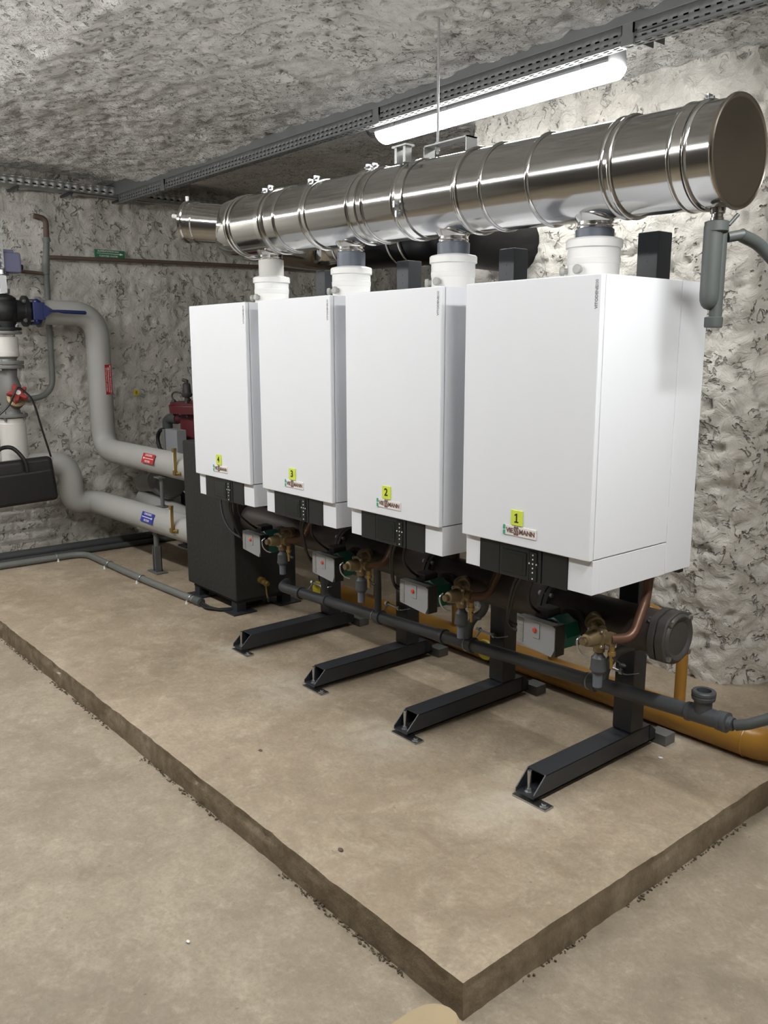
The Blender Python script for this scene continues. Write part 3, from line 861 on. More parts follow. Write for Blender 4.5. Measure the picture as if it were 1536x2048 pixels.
drops = [
    [Q(.225, .0, .01), Q(.228, .003, .05), (.24, .463, .44), (.27, .46, .485), (.315, .452, .52), (.36, .44, .54)],
    [Q(-.408, 0, .01), (-.405, .462, .40), (-.385, .466, .44), (-.345, .468, .475), (-.33, .466, .51), (-.335, .45, .54)],
    [Q(-.965, 0, .01), (-.965, .46, .42), (-.965, .458, .48), (-.96, .45, .54)],
    [Q(-1.365, 0, .01), (-1.37, .46, .36), (-1.375, .462, .42), (-1.345, .46, .49), (-1.335, .45, .54)],
]
for d in drops:
    g = G(); g.tube(spline(d, 8), .0155, 14)
    build(g, 'inlet_hose', 'pvc_grey', pv)
# rod clamps that tie the drain to each post
for i in range(4):
    x = OFF[i] + .15
    t = thing('rod_clamp', 'threaded rod clamp holding the drain pipe at the post of boiler %d' % (i + 1), 'clamp', (x + .07, PY + .05, PZ(x)), 'rod clamps on the posts')
    z = PZ(x) + .04
    g = G(); g.cyl((x, .536, z), (x + .095, .536, z - .003), .0055, n=10); g.cyl((x + .002, .536, z), (x + .016, .536, z), .011, n=6); g.cyl((x + .085, .536, z - .003), (x + .097, .536, z - .003), .0105, n=6)
    g.tube(spline([(x + .09, .536, z - .003), (x + .11, .53, z - .006), (x + .14, .535, z + .003), (x + .155, .545, z + .008)], 5), .002, 6)
    build(g, 'rod', 'zinc', t)
    g = G(); g.ring(Q(x + .02), (1, 0, .043), .0275, .0028, 24, 6); g.cyl(Q(x + .02, .028), (x + .02, .536, z), .004, n=8)
    build(g, 'clip_ring', 'zinc', t)

# ------------------------------------------------------------------ yellow gas pipe
GY, GZ, GR = .86, .152, .056
gp = thing('gas_pipe', 'thick ochre yellow gas pipe lying along the plinth behind the posts', 'pipe', (-.4, GY, .094))
g = G(); g.tube(fillet([(-1.75, GY, GZ), (.70, GY, GZ), (.70, GY, .9)], [.16], 10), GR, 32)
g.ring((.54, GY, GZ), (1, 0, 0), GR - .001, .004, 32, 8)
build(g, 'main_pipe', 'gas_yellow', gp)
for x in (.277, -.307, -.877, -1.454):
    g = G(); g.tube(fillet([(x, GY, GZ + .04), (x, GY, .46), (x - .005, .70, .575), (x - .09, .665, .60), (x - .10, .66, .76), (x - .10, .48, ZB + .03)], [.05, .05, .04, .05], 6), .0205, 18)
    build(g, 'riser', 'gas_yellow', gp)
tag(build(G().tube(fillet([(.63, 1.20, .094), (.63, 1.20, .8), (.66, 1.3, 1.0)], [.1], 6), .021, 16), 'yellow_riser', 'gas_yellow'), 'thin yellow pipe standing at the right edge by the wall', 'pipe')
for i, (x, lab) in enumerate(((-.435, 'round yellow valve handle low beside the post of boiler 2'), (-1.64 + .24, 'round yellow valve handle low beside the post of boiler 4'))):
    x = OFF[(1, 3)[i]] + .175
    o = G(); o.lathe((x, .58, .285), (0, -1, 0), [(0, .014), (.012, .014), (.014, .040), (.020, .043), (.028, .040), (.030, .02)], 20)
    o.cyl((x, .58, .285), (x, .64, .285), .012, n=12)
    tag(build(o, 'gas_valve', 'bright_yellow'), lab, 'valve', 'yellow valve handles')

bvx = thing('isolating_valve', 'small grey valve with red and blue caps seen low between boilers 3 and 4', 'valve', (-2.02, .80, .46))
build(G().cyl((-2.10, .80, .50), (-1.86, .80, .50), .024, n=16).cyl((-2.02, .80, .50), (-2.02, .745, .50), .016, n=12), 'body', 'valve_grey', bvx)
build(G().lathe((-2.045, .77, .520), (0, -1, 0), [(0, .012), (.02, .020), (.04, .018), (.045, .01)], 14).ball((-2.04, .745, .475), .018, (1.3, .8, .9), 12), 'red_cap', 'pump_red', bvx)
build(G().lathe((-1.93, .785, .47), (0, -1, 0), [(0, .012), (.02, .030), (.045, .028), (.05, .015)], 14), 'blue_cap', 'valve_blue', bvx)
build(G().tube([(-1.88, .80, .49), (-1.87, .80, .30), (-1.86, .82, .10)], .020, 12), 'downpipe', 'cast_dark', bvx)

# ------------------------------------------------------------------ black hydraulic separator
sp = thing('hydraulic_separator', 'black insulated low-loss header tank standing under boiler 4', 'tank', (-2.23, .5, .094))
g = G(); g.box(-2.505, -1.968, .325, .705, .168, .978, .010); g.box(-2.47, -1.985, .345, .69, .150, .168)
build(g, 'jacket', 'black_foam', sp)
for x, y in ((-2.03, .375), (-2.44, .375), (-2.03, .66), (-2.44, .66)):
    g = G(); g.box(x - .028, x + .028, y - .028, y + .028, .1, .152); g.box(x - .07, x + .07, y - .07, y + .07, .0945, .1015, .001)
    build(g, 'leg', 'frame_paint', sp)
dv = build(G().cyl((-1.968, .475, .262), (-1.94, .475, .262), .019, n=14).lathe((-1.94, .475, .255), (1, 0, 0), [(0, .012), (.02, .012), (.021, .016), (.034, .016), (.035, .010), (.05, .009)], 14), 'drain_valve', 'brass_yellow', sp)
build(G().tube([(-1.915, .475, .250), (-1.912, .478, .20), (-1.910, .482, .172)], .004, 8), 'lever', 'brass_yellow', dv)
build(G().ball((-1.908, .484, .166), .009, (1, .8, 1.6), 10), 'lever_grip', 'black_rubber', dv)
tag(build(G().tube(spline([(-1.99, .30, .90), (-2.02, .295, .80), (-2.03, .29, .72), (-1.98, .27, .645), (-1.90, .25, .60), (-1.82, .24, .575), (-1.74, .236, .565)], 8), .006, 8), 'loop_cable', 'black_rubber'), 'thin black cable loop hanging in front of the black tank', 'cable')

# cables feeding under the tank and their grey conduit
o = thing('cable_bundle', 'black cables coming out of the grey conduit under the black tank', 'cable', (-2.1, .27, .094))
for k in range(4):
    g = G(); a = k * PI / 2
    g.tube(spline([(-2.235, .262 + .008 * math.cos(a), .112 + .008 * math.sin(a)), (-2.15, .262 + .01 * math.cos(a), .107 + .006 * math.sin(a)), (-2.08, .30 + .014 * k, .104), (-2.05, .40 + .02 * k, .104), (-2.08, .55, .104)], 6), .0065, 8)
    build(g, 'strand', 'black_rubber', o)

# ------------------------------------------------------------------ insulated pipes on the left
RW, RX = .082, .073
def insulated(name, lab, pts, rads, r, m='insulation_grey'):
    t = thing(name, lab, 'pipe', pts[0])
    build(G().tube(fillet(pts, rads, 12), r, 36), 'jacket', m, t, smooth=60)
    return t
UY, UZ = .50, .775
up = insulated('insulated_pipe', 'grey insulated pipe from the blue valve down to the top of the black tank',
    [(-3.97, .105, 1.708), (-3.97, UY - .03, 1.708), (-3.97, UY - .03, .785), (-2.507, UY, UZ)], [.17, .16], .079)
LY, LZ = .412, .440
lo = insulated('insulated_pipe', 'grey insulated pipe with an S-bend behind the bag, entering low in the black tank',
    [(-3.97, -.13, .72), (-3.97, .215, .715), (-3.97, .225, .435), (-3.97, .385, .425), (-2.507, LY, LZ)], [.13, .13, .12], .079)
bk = insulated('insulated_pipe', 'shaded grey insulated pipe running behind and below the blue-stickered pipe',
    [(-4.0, .78, .40), (-3.2, .72, .34), (-2.62, .66, .345), (-2.508, .655, .345)], [.2, .05], .085)
def sticker(parent, c, n, u, w, h, m, line1, line2, arrow):
    """a label wrapped on a pipe: plate, arrow and two lines"""
    c = V(c); n = V(n).normalized(); u = V(u).normalized(); v = n.cross(u)
    X = Matrix((u, v, n)).transposed().to_4x4(); X.translation = c
    pl = build(G().box(-w/2, w/2, -h/2, h/2, 0, .0015, 0, X), 'flow_label', m, parent)
    s_ = arrow; L = w * .43
    g = G(); y = .0022
    pts = [(-L, -.0022), (L * .78, -.0022), (L * .78, -.008), (L, 0), (L * .78, .008), (L * .78, .0022), (-L, .0022)]
    g.prism([X @ V((s_ * a, b, .0012)) for a, b in pts], n * .0012)
    build(g, 'arrow', 'sticker_white', pl)
    k = h * .27
    for sgn, tx in ((1, line1), (-1, line2)):
        text(tx, h * .30, 'sticker_white', pl, c + v * (sgn * h * .31) + n * .002, u, v, 'lettering')
    return pl
nrm = V((.75, -.66, 0)).normalized()
sticker(up, V((-3.97, UY - .03, 1.268)) + V((.50, -.865, 0)).normalized() * .0 + V((.93, .36, 0)).normalized() * .080, (.93, .36, 0), (0, 0, 1), .20, .056, 'sticker_red', 'DEPART CHAUFFAGE', 'VERWARMING AANVOER', 1)
nn = V((.0, -.94, .34)).normalized()
sticker(up, V((-3.13, UY - .0175, UZ + .004)) + nn * .0805, nn, (1, 0, 0), .165, .062, 'sticker_red', 'CHAUDIERE', 'VERTREK', -1)
sticker(lo, V((-3.01, LY - .0095, LZ - .005)) + nn * .0805, nn, (1, 0, 0), .165, .062, 'sticker_blue', 'CHAUDIERE', 'RETOUR', 1)
def thermo(x, y, z, lab):
    t = thing('thermometer', lab, 'thermometer', (x, y, z), 'brass pipe thermometers')
    build(G().box(x - .011, x + .011, y - .012, y + .006, z, z + .145, .002).box(x - .014, x + .014, y - .013, y + .006, z - .012, z + .014, .002).box(x - .014, x + .014, y - .013, y + .006, z + .135, z + .150, .002), 'case', 'brass_yellow', t)
    build(G().box(x - .004, x + .004, y - .0135, y - .0118, z + .02, z + .125), 'scale', 'badge_white', t)
    build(G().cyl((x + .01, y, z), (x + .055, y + .012, z + .006), .007, n=12).cyl((x + .036, y + .008, z + .004), (x + .052, y + .011, z + .006), .012, n=6).cyl((x + .05, y + .012, z + .006), (x + .05, y + .06, z + .02), .006, n=10), 'stem', 'brass_yellow', t)
thermo(-2.775, .412, .752, 'brass thermometer on the upper red-labelled grey pipe')
thermo(-2.665, .322, .437, 'brass thermometer on the lower blue-labelled grey pipe')
ps = thing('pipe_support', 'grey strut support standing under the lower insulated pipe', 'support', (-2.985, .405, .094))
build(G().box(-3.005, -3.000, .383, .427, .100, .265).box(-2.97, -2.965, .383, .427, .100, .265).box(-3.005, -2.965, .422, .427, .100, .265).box(-3.06, -2.92, .368, .443, .0945, .1005, .001), 'channel', 'steel_grey_tray', ps)
build(G().cyl((-2.985, .405, .12), (-2.985, .405, .358), .0165, n=14).cyl((-2.985, .405, .335), (-2.985, .405, .364), .022, n=6).box(-3.02, -2.95, .378, .433, .355, .360), 'post', 'steel_grey_tray', ps)
build(G().cyl((-2.975, .455, .51), (-2.975, .455, .70), .013, n=12).box(-3.01, -2.94, .42, .49, .504, .512).box(-3.01, -2.94, .42, .49, .690, .698), 'spacer_post', 'steel_grey_tray', ps)

ps.location.x -= .085

# riser by the left wall: valves, strainer, white lengths
RXX, RYY = -3.97, -.13
def flange(g, z, r=.098, h=.022): g.cyl((RXX, RYY, z - h/2), (RXX, RYY, z + h/2), r, n=28, bev=.003)
mv = thing('mixing_valve', 'black three-way valve body at the left edge above the white pipe piece', 'valve', (RXX, RYY, 1.60))
g = G(); g.ball((RXX, RYY, 1.715), .098, (1, 1, 1.05), 24); g.lathe((RXX, RYY, 1.59), (0, 0, 1), [(0, .10), (.018, .10), (.02, .068), (.09, .075), (.2, .08), (.215, .06), (.222, .04)], 28)
g.lathe((RXX, RYY, 1.712), (0, 1, 0), [(.05, .075), (.11, .068), (.122, .072), (.123, .098), (.142, .098), (.143, .07)], 28)
build(g, 'body', 'valve_black', mv)
for k in range(4):
    a = PI/4 + k * PI/2
    build(G().cyl((RXX + .083 * math.cos(a), RYY + .10, 1.712 + .083 * math.sin(a)), (RXX + .083 * math.cos(a), RYY + .165, 1.712 + .083 * math.sin(a)), .008, n=8).cyl((RXX + .083 * math.cos(a), RYY + .108, 1.712 + .083 * math.sin(a)), (RXX + .083 * math.cos(a), RYY + .12, 1.712 + .083 * math.sin(a)), .014, n=6), 'bolt', 'zinc', mv)
    build(G().cyl((RXX + .083 * math.cos(a), RYY + .083 * math.sin(a), 1.565), (RXX + .083 * math.cos(a), RYY + .083 * math.sin(a), 1.628), .007, n=8).cyl((RXX + .083 * math.cos(a), RYY + .083 * math.sin(a), 1.61), (RXX + .083 * math.cos(a), RYY + .083 * math.sin(a), 1.622), .013, n=6), 'bolt', 'zinc', mv)
build(G().cyl((RXX, RYY, 1.80), (RXX, RYY, 1.95), .012, n=12).box(RXX - .05, RXX - .04, RYY - .02, RYY + .02, 1.82, 1.945).box(RXX + .04, RXX + .05, RYY - .02, RYY + .02, 1.82, 1.945).cyl((RXX, RYY, 1.815), (RXX, RYY, 1.845), .05, n=20).cyl((RXX, RYY, 1.925), (RXX, RYY, 1.94), .055, n=20), 'yoke', 'zinc', mv)
ac = thing('valve_actuator', 'lavender grey actuator box above the black valve', 'actuator', (RXX, -.1, 1.945))
build(G().box(RXX - .06, RXX + .055, RYY - .04, -.012, 1.945, 2.068, .012).box(RXX - .05, RXX + .045, RYY - .02, -.05, 2.06, 2.085, .008), 'housing', 'lavender', ac)
build(G().cyl((RXX, -.015, 1.985), (RXX, .01, 1.985), .016, n=12), 'cable_gland', 'black_rubber', ac)
bv = thing('butterfly_valve', 'blue butterfly valve with long blue lever on the grey insulated pipe', 'valve', (RXX, .06, 1.63))
g = G(); g.lathe((RXX, .035, 1.708), (0, 1, 0), [(0, .072), (.002, .082), (.044, .082), (.046, .072)], 28)
for k in range(4):
    a = PI/4 + k * PI/2; g.ball((RXX + .083 * math.cos(a), .058, 1.708 + .083 * math.sin(a)), .024, (1, .9, 1), 12)
g.cyl((RXX, .058, 1.708), (RXX + .13, .058, 1.708), .028, n=16)
build(g, 'body', 'valve_blue', bv)
g = G(); g.box(RXX + .13, RXX + .142, .01, .085, 1.655, 1.765, .006)
g.prism([(RXX + .142, .07, 1.755), (RXX + .142, .07, 1.665), (RXX + .142, .125, 1.703), (RXX + .142, .125, 1.722)], (.012, 0, 0))
g.tube([(RXX + .148, .10, 1.712), (RXX + .148, .16, 1.712), (RXX + .148, .20, 1.709), (RXX + .148, .335, 1.706)], [.008, .0085, .012, .0125], 12); g.ball((RXX + .148, .335, 1.706), .0125, n=12)
build(g, 'lever', 'valve_blue', bv)
build(G().lathe((RXX, .083, 1.708), (0, 1, 0), [(0, .098), (.018, .098), (.02, .085)], 28), 'pipe_flange', 'valve_grey', bv)
wp = thing('riser_spool', 'short white pipe piece between grey flanges at the left edge', 'pipe', (RXX, RYY, 1.34))
build(G().lathe((RXX, RYY, 1.425), (0, 0, 1), [(0, .072), (.006, .076), (.03, .076), (.032, .0745), (.12, .0745), (.125, .07)], 28), 'white_length', 'insulation_white', wp)
g = G(); flange(g, 1.575, .1, .018); flange(g, 1.388); g.lathe((RXX, RYY, 1.395), (0, 0, 1), [(0, .06), (.015, .056), (.035, .07)], 24)
build(g, 'flange', 'valve_grey', wp)
bvv = thing('balancing_valve', 'grey valve with red star handwheel and brass bonnet, bag strap hung over it', 'valve', (RXX, RYY, 1.03))
g = G(); flange(g, 1.362); flange(g, 1.052); g.lathe((RXX, RYY, 1.06), (0, 0, 1), [(0, .06), (.03, .052), (.10, .068), (.18, .07), (.24, .05), (.29, .055), (.30, .06)], 26)
build(g, 'body', 'valve_grey', bvv)
for k in range(4):
    a = PI/4 + k * PI/2
    for z in (1.375, 1.052):
        build(G().cyl((RXX + .083 * math.cos(a), RYY + .083 * math.sin(a), z - .035), (RXX + .083 * math.cos(a), RYY + .083 * math.sin(a), z + .03), .007, n=8).cyl((RXX + .083 * math.cos(a), RYY + .083 * math.sin(a), z - .026), (RXX + .083 * math.cos(a), RYY + .083 * math.sin(a), z - .013), .013, n=6), 'bolt', 'zinc', bvv)
wd = V((.80, -.12, .38)).normalized(); wc = V((RXX + .07, RYY + .015, 1.16))
build(G().lathe(wc - wd * .06, wd, [(0, .05), (.04, .055), (.05, .058), (.075, .058), (.08, .04), (.12, .03)], 24), 'bonnet', 'brass', bvv)
hub = wc + wd * .075
g = G(); uu, ww, _ = frame(wd); n = 40
prof = []
for k in range(n):
    a = 2*PI*k/n; r = .046 + .022 * max(0, math.cos(2.5 * a)) ** 1.5 if False else .047 + .020 * math.cos(5 * a)
    prof.append((a, r))
def star(t, s_): return [hub + wd * t + (uu * math.cos(a) + ww * math.sin(a)) * (r * s_) for a, r in prof]
g.rings([star(-.012, .85), star(-.004, 1), star(.018, 1), star(.028, .86), star(.03, .3)])
hw = build(g, 'handwheel', 'wheel_red', bvv)
build(G().cyl(hub + wd * .028, hub + wd * .0325, .016, n=16), 'scale_disc', 'badge_white', hw)
rb = thing('white_riser', 'white insulated pipe rising behind the black bag', 'pipe', (RXX, RYY, .72))
build(G().lathe((RXX, RYY, .70), (0, 0, 1), [(0, .082), (.30, .082), (.305, .078), (.335, .078), (.34, .06)], 30), 'jacket', 'insulation_white', rb)

# leather bag on its strap
bg = thing('leather_bag', 'black leather briefcase hanging by its strap from the red handwheel', 'bag', (-3.83, -.24, .485))
def bagmesh(x0, x1, y0, y1, z0, z1, tilt, bev):
    g = G(); g.box(x0, x1, y0, y1, z0, z1, bev, seg=4)
    for v in g.bm.verts:
        t = (v.co.z - z0) / (z1 - z0)
        mid = (x0 + x1) / 2
        v.co.x = mid + (v.co.x - mid) * (1.0 - .55 * t * t)
        v.co.z += tilt * (v.co.y + .24)
        v.co.y += (.5 - t) * .02 * (1 if v.co.y > -.24 else -1)
    return g
build(bagmesh(-3.885, -3.765, -.56, .058, .488, .775, .045, .028), 'body', 'leather', bg)
build(bagmesh(-3.79, -3.745, -.53, .045, .500, .70, .045, .018), 'front_pocket', 'leather', bg)
build(G().tube(spline([(-3.762, -.335, .70), (-3.768, -.325, .77), (-3.79, -.285, .845), (-3.80, -.235, .865), (-3.79, -.185, .85), (-3.768, -.135, .775), (-3.762, -.125, .70)], 8), .013, 12), 'handle', 'leather', bg)
build(G().tube(spline([(-3.83, -.55, .745), (-3.80, -.40, .95), (-3.77, -.22, 1.11), (-3.79, -.165, 1.185), (-3.80, -.13, 1.235), (-3.79, -.085, 1.20), (-3.775, -.05, 1.14), (-3.80, .0, .96), (-3.83, .052, .782)], 8), .0065, 8), 'strap', 'leather', bg)
build(G().ring((-3.83, .054, .768), (1, 0, .2), .012, .003, 16, 6).cyl((-3.825, .052, .71), (-3.825, .053, .755), .004, n=8), 'strap_buckle', 'zinc', bg)

# wall conduits and small wall things
WX = -4.135
tag(build(G().tube(fillet([(WX, .16, 2.33), (WX, .235, 2.32), (WX, .232, 2.20)], [.08], 8), .018, 14), 'rusty_pipe', 'rust_pipe'), 'short rusty bent pipe at the top of the grey wall conduit', 'pipe')
cd = thing('wall_conduit', 'grey vertical conduit on the left wall curving away behind the red handwheel', 'conduit', (WX, .2, 1.12))
build(G().tube(fillet([(WX, .232, 2.20), (WX + .005, .212, 2.0), (WX + .02, .195, 1.16), (WX + .02, -.3, 1.115)], [.1, .13], 10), .0195, 16), 'tube', 'conduit_grey', cd)
build(G().cyl((WX + .002, .218, 2.08), (WX + .006, .208, 1.96), .025, n=14), 'coupling', 'conduit_grey', cd)
build(G().cyl((WX, .233, 2.17), (WX, .226, 2.20), .026, n=12), 'coupling', 'conduit_grey', cd)
tag(build(G().tube([(WX + .01, .215, 2.073), (WX + .01, 1.0, 2.092), (WX + .008, 1.7, 2.105), (WX + .01, 2.6, 2.12)], .0135, 12), 'wall_pipe', 'rust_pipe'), 'thin dark horizontal pipe on the left wall under the green sign', 'pipe')
tag(build(G().tube([(WX + .01, .0, 1.975), (WX + .01, .19, 1.965)], .012, 12).cyl((WX + .01, .0, 1.975), (WX + .01, .03, 1.974), .018, n=8), 'stub_pipe', 'rust_pipe'), 'short rusty stub pipe between the lavender actuator and the conduit', 'pipe')
sg = thing('flow_sign', 'green sign with white arrow on the left wall', 'sign', (-4.14, .665, 2.10))
sx0 = -4.142
build(G().box(sx0, sx0 + .004, .555, .772, 2.098, 2.150), 'plate', 'sign_green', sg)
X = lambda y, z: V((sx0 + .0042, y, z))
build(G().prism([X(.57, 2.1245), X(.735, 2.1225), X(.735, 2.117), X(.762, 2.1245), X(.735, 2.132), X(.735, 2.1265), X(.57, 2.1265)], (.001, 0, 0)), 'arrow', 'sticker_white', sg)
text('ALIMENTATION EAU', .0165, 'sticker_white', sg, (sx0 + .005, .652, 2.1395), (0, 1, 0), (0, 0, 1))
text('TOEVOER WATER', .0165, 'sticker_white', sg, (sx0 + .005, .652, 2.1075), (0, 1, 0), (0, 0, 1))
tg = thing('wall_tag', 'small yellow number tag on the rough left wall', 'tag', (-4.14, .8, 1.14))
build(G().box(-4.142, -4.138, .783, .822, 1.140, 1.180), 'plate', 'bright_yellow', tg)
text('8', .032, 'ink', tg, (-4.1375, .8025, 1.160), (0, 1, 0), (0, 0, 1), 'numeral')

# pipes and conduit along the foot of the wall
tag(build(G().tube([(-3.955, -1.6, .128), (-3.955, .3, .128), (-3.94, 1.9, .13)], .033, 16), 'floor_pipe', 'conduit_dark'), 'dark pipe lying at the foot of the left wall', 'pipe')
tag(build(G().tube(fillet([(-3.86, -1.6, .114), (-3.86, .35, .114), (-3.80, 1.7, .114)], [.2], 6), .0195, 14), 'floor_pipe', 'conduit_dark'), 'thinner dark pipe between the wall pipe and the pale conduit', 'pipe')
fc = thing('floor_conduit', 'grey conduit on the plinth that bends toward the black tank', 'conduit', (-3.3, .2, .094))
cpts = fillet([(-3.78, -1.6, .116), (-3.775, .21, .116), (-2.95, .222, .116), (-2.235, .262, .116)], [.12, .2], 8)
build(G().tube(cpts, .021, 16), 'tube', 'conduit_grey', fc)
build(G().tube([(-2.30, .2585, .116), (-2.235, .262, .116)], .0245, 16), 'end_sleeve', 'pvc_mid', fc)
clipg = 'conduit clips on the plinth'
clip_labels = ['zinc clip on the floor conduit left of its bend', 'zinc clip on the floor conduit just past its bend', 'zinc clip midway along the floor conduit', 'zinc clip at the end of the floor conduit by the black tank']
for k, (x, y, dx, dy) in enumerate(((-3.776, .02, 0, 1), (-3.36, .214, 1, 0), (-2.90, .224, 1, .03), (-2.33, .257, 1, .05))):
    t = thing('conduit_clip', clip_labels[k], 'clip', (x, y, .094), clipg)
    d = V((dx, dy, 0)).normalized(); s_ = V((d.y, -d.x, 0))
    if s_.y > 0 or s_.x < 0: pass
    build(G().ring((x, y, .116), d, .0235, .003, 20, 6), 'strap', 'zinc', t)
    q = V((x, y, .0945)) + s_ * .036
    build(G().cyl(q, q + V((0, 0, .012)), .008, .006, n=10).cyl(q + V((0, 0, .012)), q + V((0, 0, .02)), .004, n=8), 'anchor', 'badge_white', t)

# red tank, its vent, feed pipe and pump gear in the dark corner
rt = thing('dirt_separator', 'dark red steel vessel standing behind the black tank', 'tank', (-3.55, 1.02, .094))
cx, cy = -3.56, 1.02
build(G().lathe((cx, cy, .42), (0, 0, 1), [(0, .05), (.03, .12), (.08, .152), (.56, .152), (.62, .15)], 36), 'vessel', 'tank_red', rt)
build(G().lathe((cx, cy, 1.035), (0, 0, 1), [(0, .16), (.005, .222), (.055, .225), (.06, .222)], 36).cyl((cx, cy, 1.096), (cx, cy, 1.112), .215, n=36), 'flange', 'tank_red', rt)
for k, (dx, dy) in enumerate(((.17, -.10), (-.17, -.06), (.1, .16), (-.1, .16))):
    build(G().box(-.03, .03, -.012, .012, 0, .46, .002, Matrix.Translation((cx + dx * 1.25, cy + dy * 1.25, .094)) @ Matrix.Rotation(math.atan2(-dx * .5, .46), 4, 'Y') @ Matrix.Rotation(math.atan2(dy * .5, .46), 4, 'X')), 'leg', 'tank_red', rt)
for k in range(6):
    a = k * PI / 3
    build(G().cyl((cx + .19 * math.cos(a), cy + .19 * math.sin(a), 1.02), (cx + .19 * math.cos(a), cy + .19 * math.sin(a), 1.132), .009, n=8).cyl((cx + .19 * math.cos(a), cy + .19 * math.sin(a), 1.112), (cx + .19 * math.cos(a), cy + .19 * math.sin(a), 1.126), .016, n=6), 'bolt', 'cast_dark', rt)
fz = thing('feed_elbow', 'grey elbow and brass union feeding the red vessel', 'pipe fitting', (-3.82, .92, .85))
build(G().tube(fillet([(-3.70, .94, 1.0), (-3.84, .90, 1.0), (-3.84, .90, .89)], [.07], 8), [.030] * 11, 16) if False else G().tube(fillet([(-3.76, .93, .985), (-3.86, .90, .985), (-3.86, .90, .90)], [.06], 8), .036, 16), 'elbow', 'pvc_mid', fz)
build(G().cyl((-3.86, .90, .905), (-3.86, .90, .85), .034, n=8, bev=.003), 'union', 'brass', fz)
build(G().cyl((-3.76, .93, .985), (-3.705, .948, .985), .030, n=16), 'red_stub', 'tank_red', fz)
av = thing('air_vent', 'dark brass air vent on top of the red vessel', 'vent', (-3.62, .95, 1.112))
build(G().lathe((-3.64, .95, 1.112), (0, 0, 1), [(0, .018), (.03, .018), (.032, .03), (.045, .038), (.055, .038), (.06, .03), (.12, .027), (.125, .022), (.13, .014), (.15, .014)], 20).cyl((-3.64, .95, 1.255), (-3.665, .935, 1.262), .012, n=10), 'float_body', 'cast_dark', av)
build(G().tube(spline([(-3.66, .94, 1.165), (-3.74, .91, 1.175), (-3.77, .90, 1.15), (-3.75, .90, 1.12)], 6), .006, 8), 'side_tube', 'cast_dark', av)
pc = thing('pump_controller', 'grey control box with black cable loop beside the red vessel', 'control box', (-3.45, .76, .80))
build(G().box(-3.53, -3.36, .72, .79, .79, .945, .004), 'housing', 'pump_grey', pc)
build(G().box(-3.565, -3.532, .715, .80, .80, .94, .004), 'side_plate', 'valve_grey', pc)
build(G().tube(spline([(-3.56, .75, .93), (-3.64, .74, .925), (-3.69, .74, .87), (-3.66, .74, .80), (-3.58, .75, .77)], 6), .013, 10), 'cable_loop', 'black_rubber', pc)
bp = thing('booster_pump', 'grey round pump housing behind the two insulated pipes', 'pump', (-3.55, .78, .40))
build(G().lathe((-3.66, .73, .575), (1, 0, 0), [(0, .03), (.0, .085), (.02, .10), (.13, .105), (.135, .112), (.155, .112), (.157, .10), (.19, .09), (.2, .05)], 30), 'housing', 'valve_grey', bp)
build(G().lathe((-3.97, .74, .515), V((.31, -.01, .06)), [(0, .06), (.10, .06), (.30, .085)], 24), 'suction_cone', 'insulation_grey', bp)
build(G().tube([(-3.60, .87, .10), (-3.60, .87, .46), (-3.60, .79, .55)], .02, 12).box(-3.66, -3.54, .84, .90, .0945, .105), 'foot', 'frame_paint', bp)

# ------------------------------------------------------------------ trays, luminaires
def u_tray(name, lab, x0, x1, y0, y1, z0, z1, along, m):
    t = thing(name, lab, 'cable tray', ((x0 + x1) / 2, (y0 + y1) / 2, z0))
    g = G()
    if along == 'x':
        L = x1 - x0; w = y1 - y0; h_ = z1 - z0
        g.strip((x0, y0, z0), (1, 0, 0), (0, 1, 0), L, w, [(w * .2, w * .36), (w * .64, w * .80)], .022, .04)
        g.strip((x0, y0, z0), (1, 0, 0), (0, 0, 1), L, h_, [(h_ * .16, h_ * .26), (h_ * .5, h_ * .6)], .018, .036)
        g.strip((x0, y1, z0), (1, 0, 0), (0, 0, 1), L, h_, [], .022, 1.0)
    else:
        L = y1 - y0; w = x1 - x0; h_ = z1 - z0
        g.strip((x0, y0, z0), (0, 1, 0), (1, 0, 0), L, w, [], .026, 1.0)
        g.strip((x0, y0, z0), (0, 1, 0), (0, 0, 1), L, h_, [], .026, 1.0)
        g.strip((x1, y0, z0), (0, 1, 0), (0, 0, 1), L, h_, [(h_ * .30, h_ * .44), (h_ * .82, h_ * .9)], .024, .05)
    build(g, 'channel', m, t, solid=.0015)
    for k in range(3):
        q = .2 + .3 * k
        if along == 'x': pts = [(x0 + (x1 - x0) * j / 8, y0 + (y1 - y0) * q + .004 * math.sin(j * 2.1 + k), z0 + .020) for j in range(9)]; rr = (y1 - y0) * .15
        else: pts = [(x0 + (x1 - x0) * q, y0 + (y1 - y0) * j / 8, z0 + .026 + .004 * math.sin(j * 2.1 + k)) for j in range(9)]; rr = (x1 - x0) * .145
        rz = .018
        g = G(); g.tube(pts, rr, 10)
        for v in g.bm.verts: v.co.z = z0 + rz + .004 + (v.co.z - pts[0][2]) * (1.5 if along == 'x' else 1.25)
        build(g, 'slot_darkener', 'black_rubber', t)  # black tubes added inside so the slots look dark
    return t
tr = u_tray('cable_tray', 'dark grey perforated cable tray running along the ceiling joist', -3.95, 2.6, .668, .712, 2.438, 2.4965, 'x', 'steel_grey_tray')
for x in (-3.3, -1.24, .03):
    build(G().box(x, x + .045, .668, .84, 2.4885, 2.4945).box(x, x + .003, .66, .84, 2.463, 2.4945).box(x + .042, x + .045, .66, .84, 2.463, 2.4945).box(x, x + .045, .660, .667, 2.43, 2.4945), 'bracket_arm', 'steel_grey_tray', tr)
tl = u_tray('cable_tray', 'galvanised perforated cable tray running along the top of the left wall', -4.10, -4.0, -1.3, 2.2, 2.488, 2.548, 'y', 'tray_galvanised')
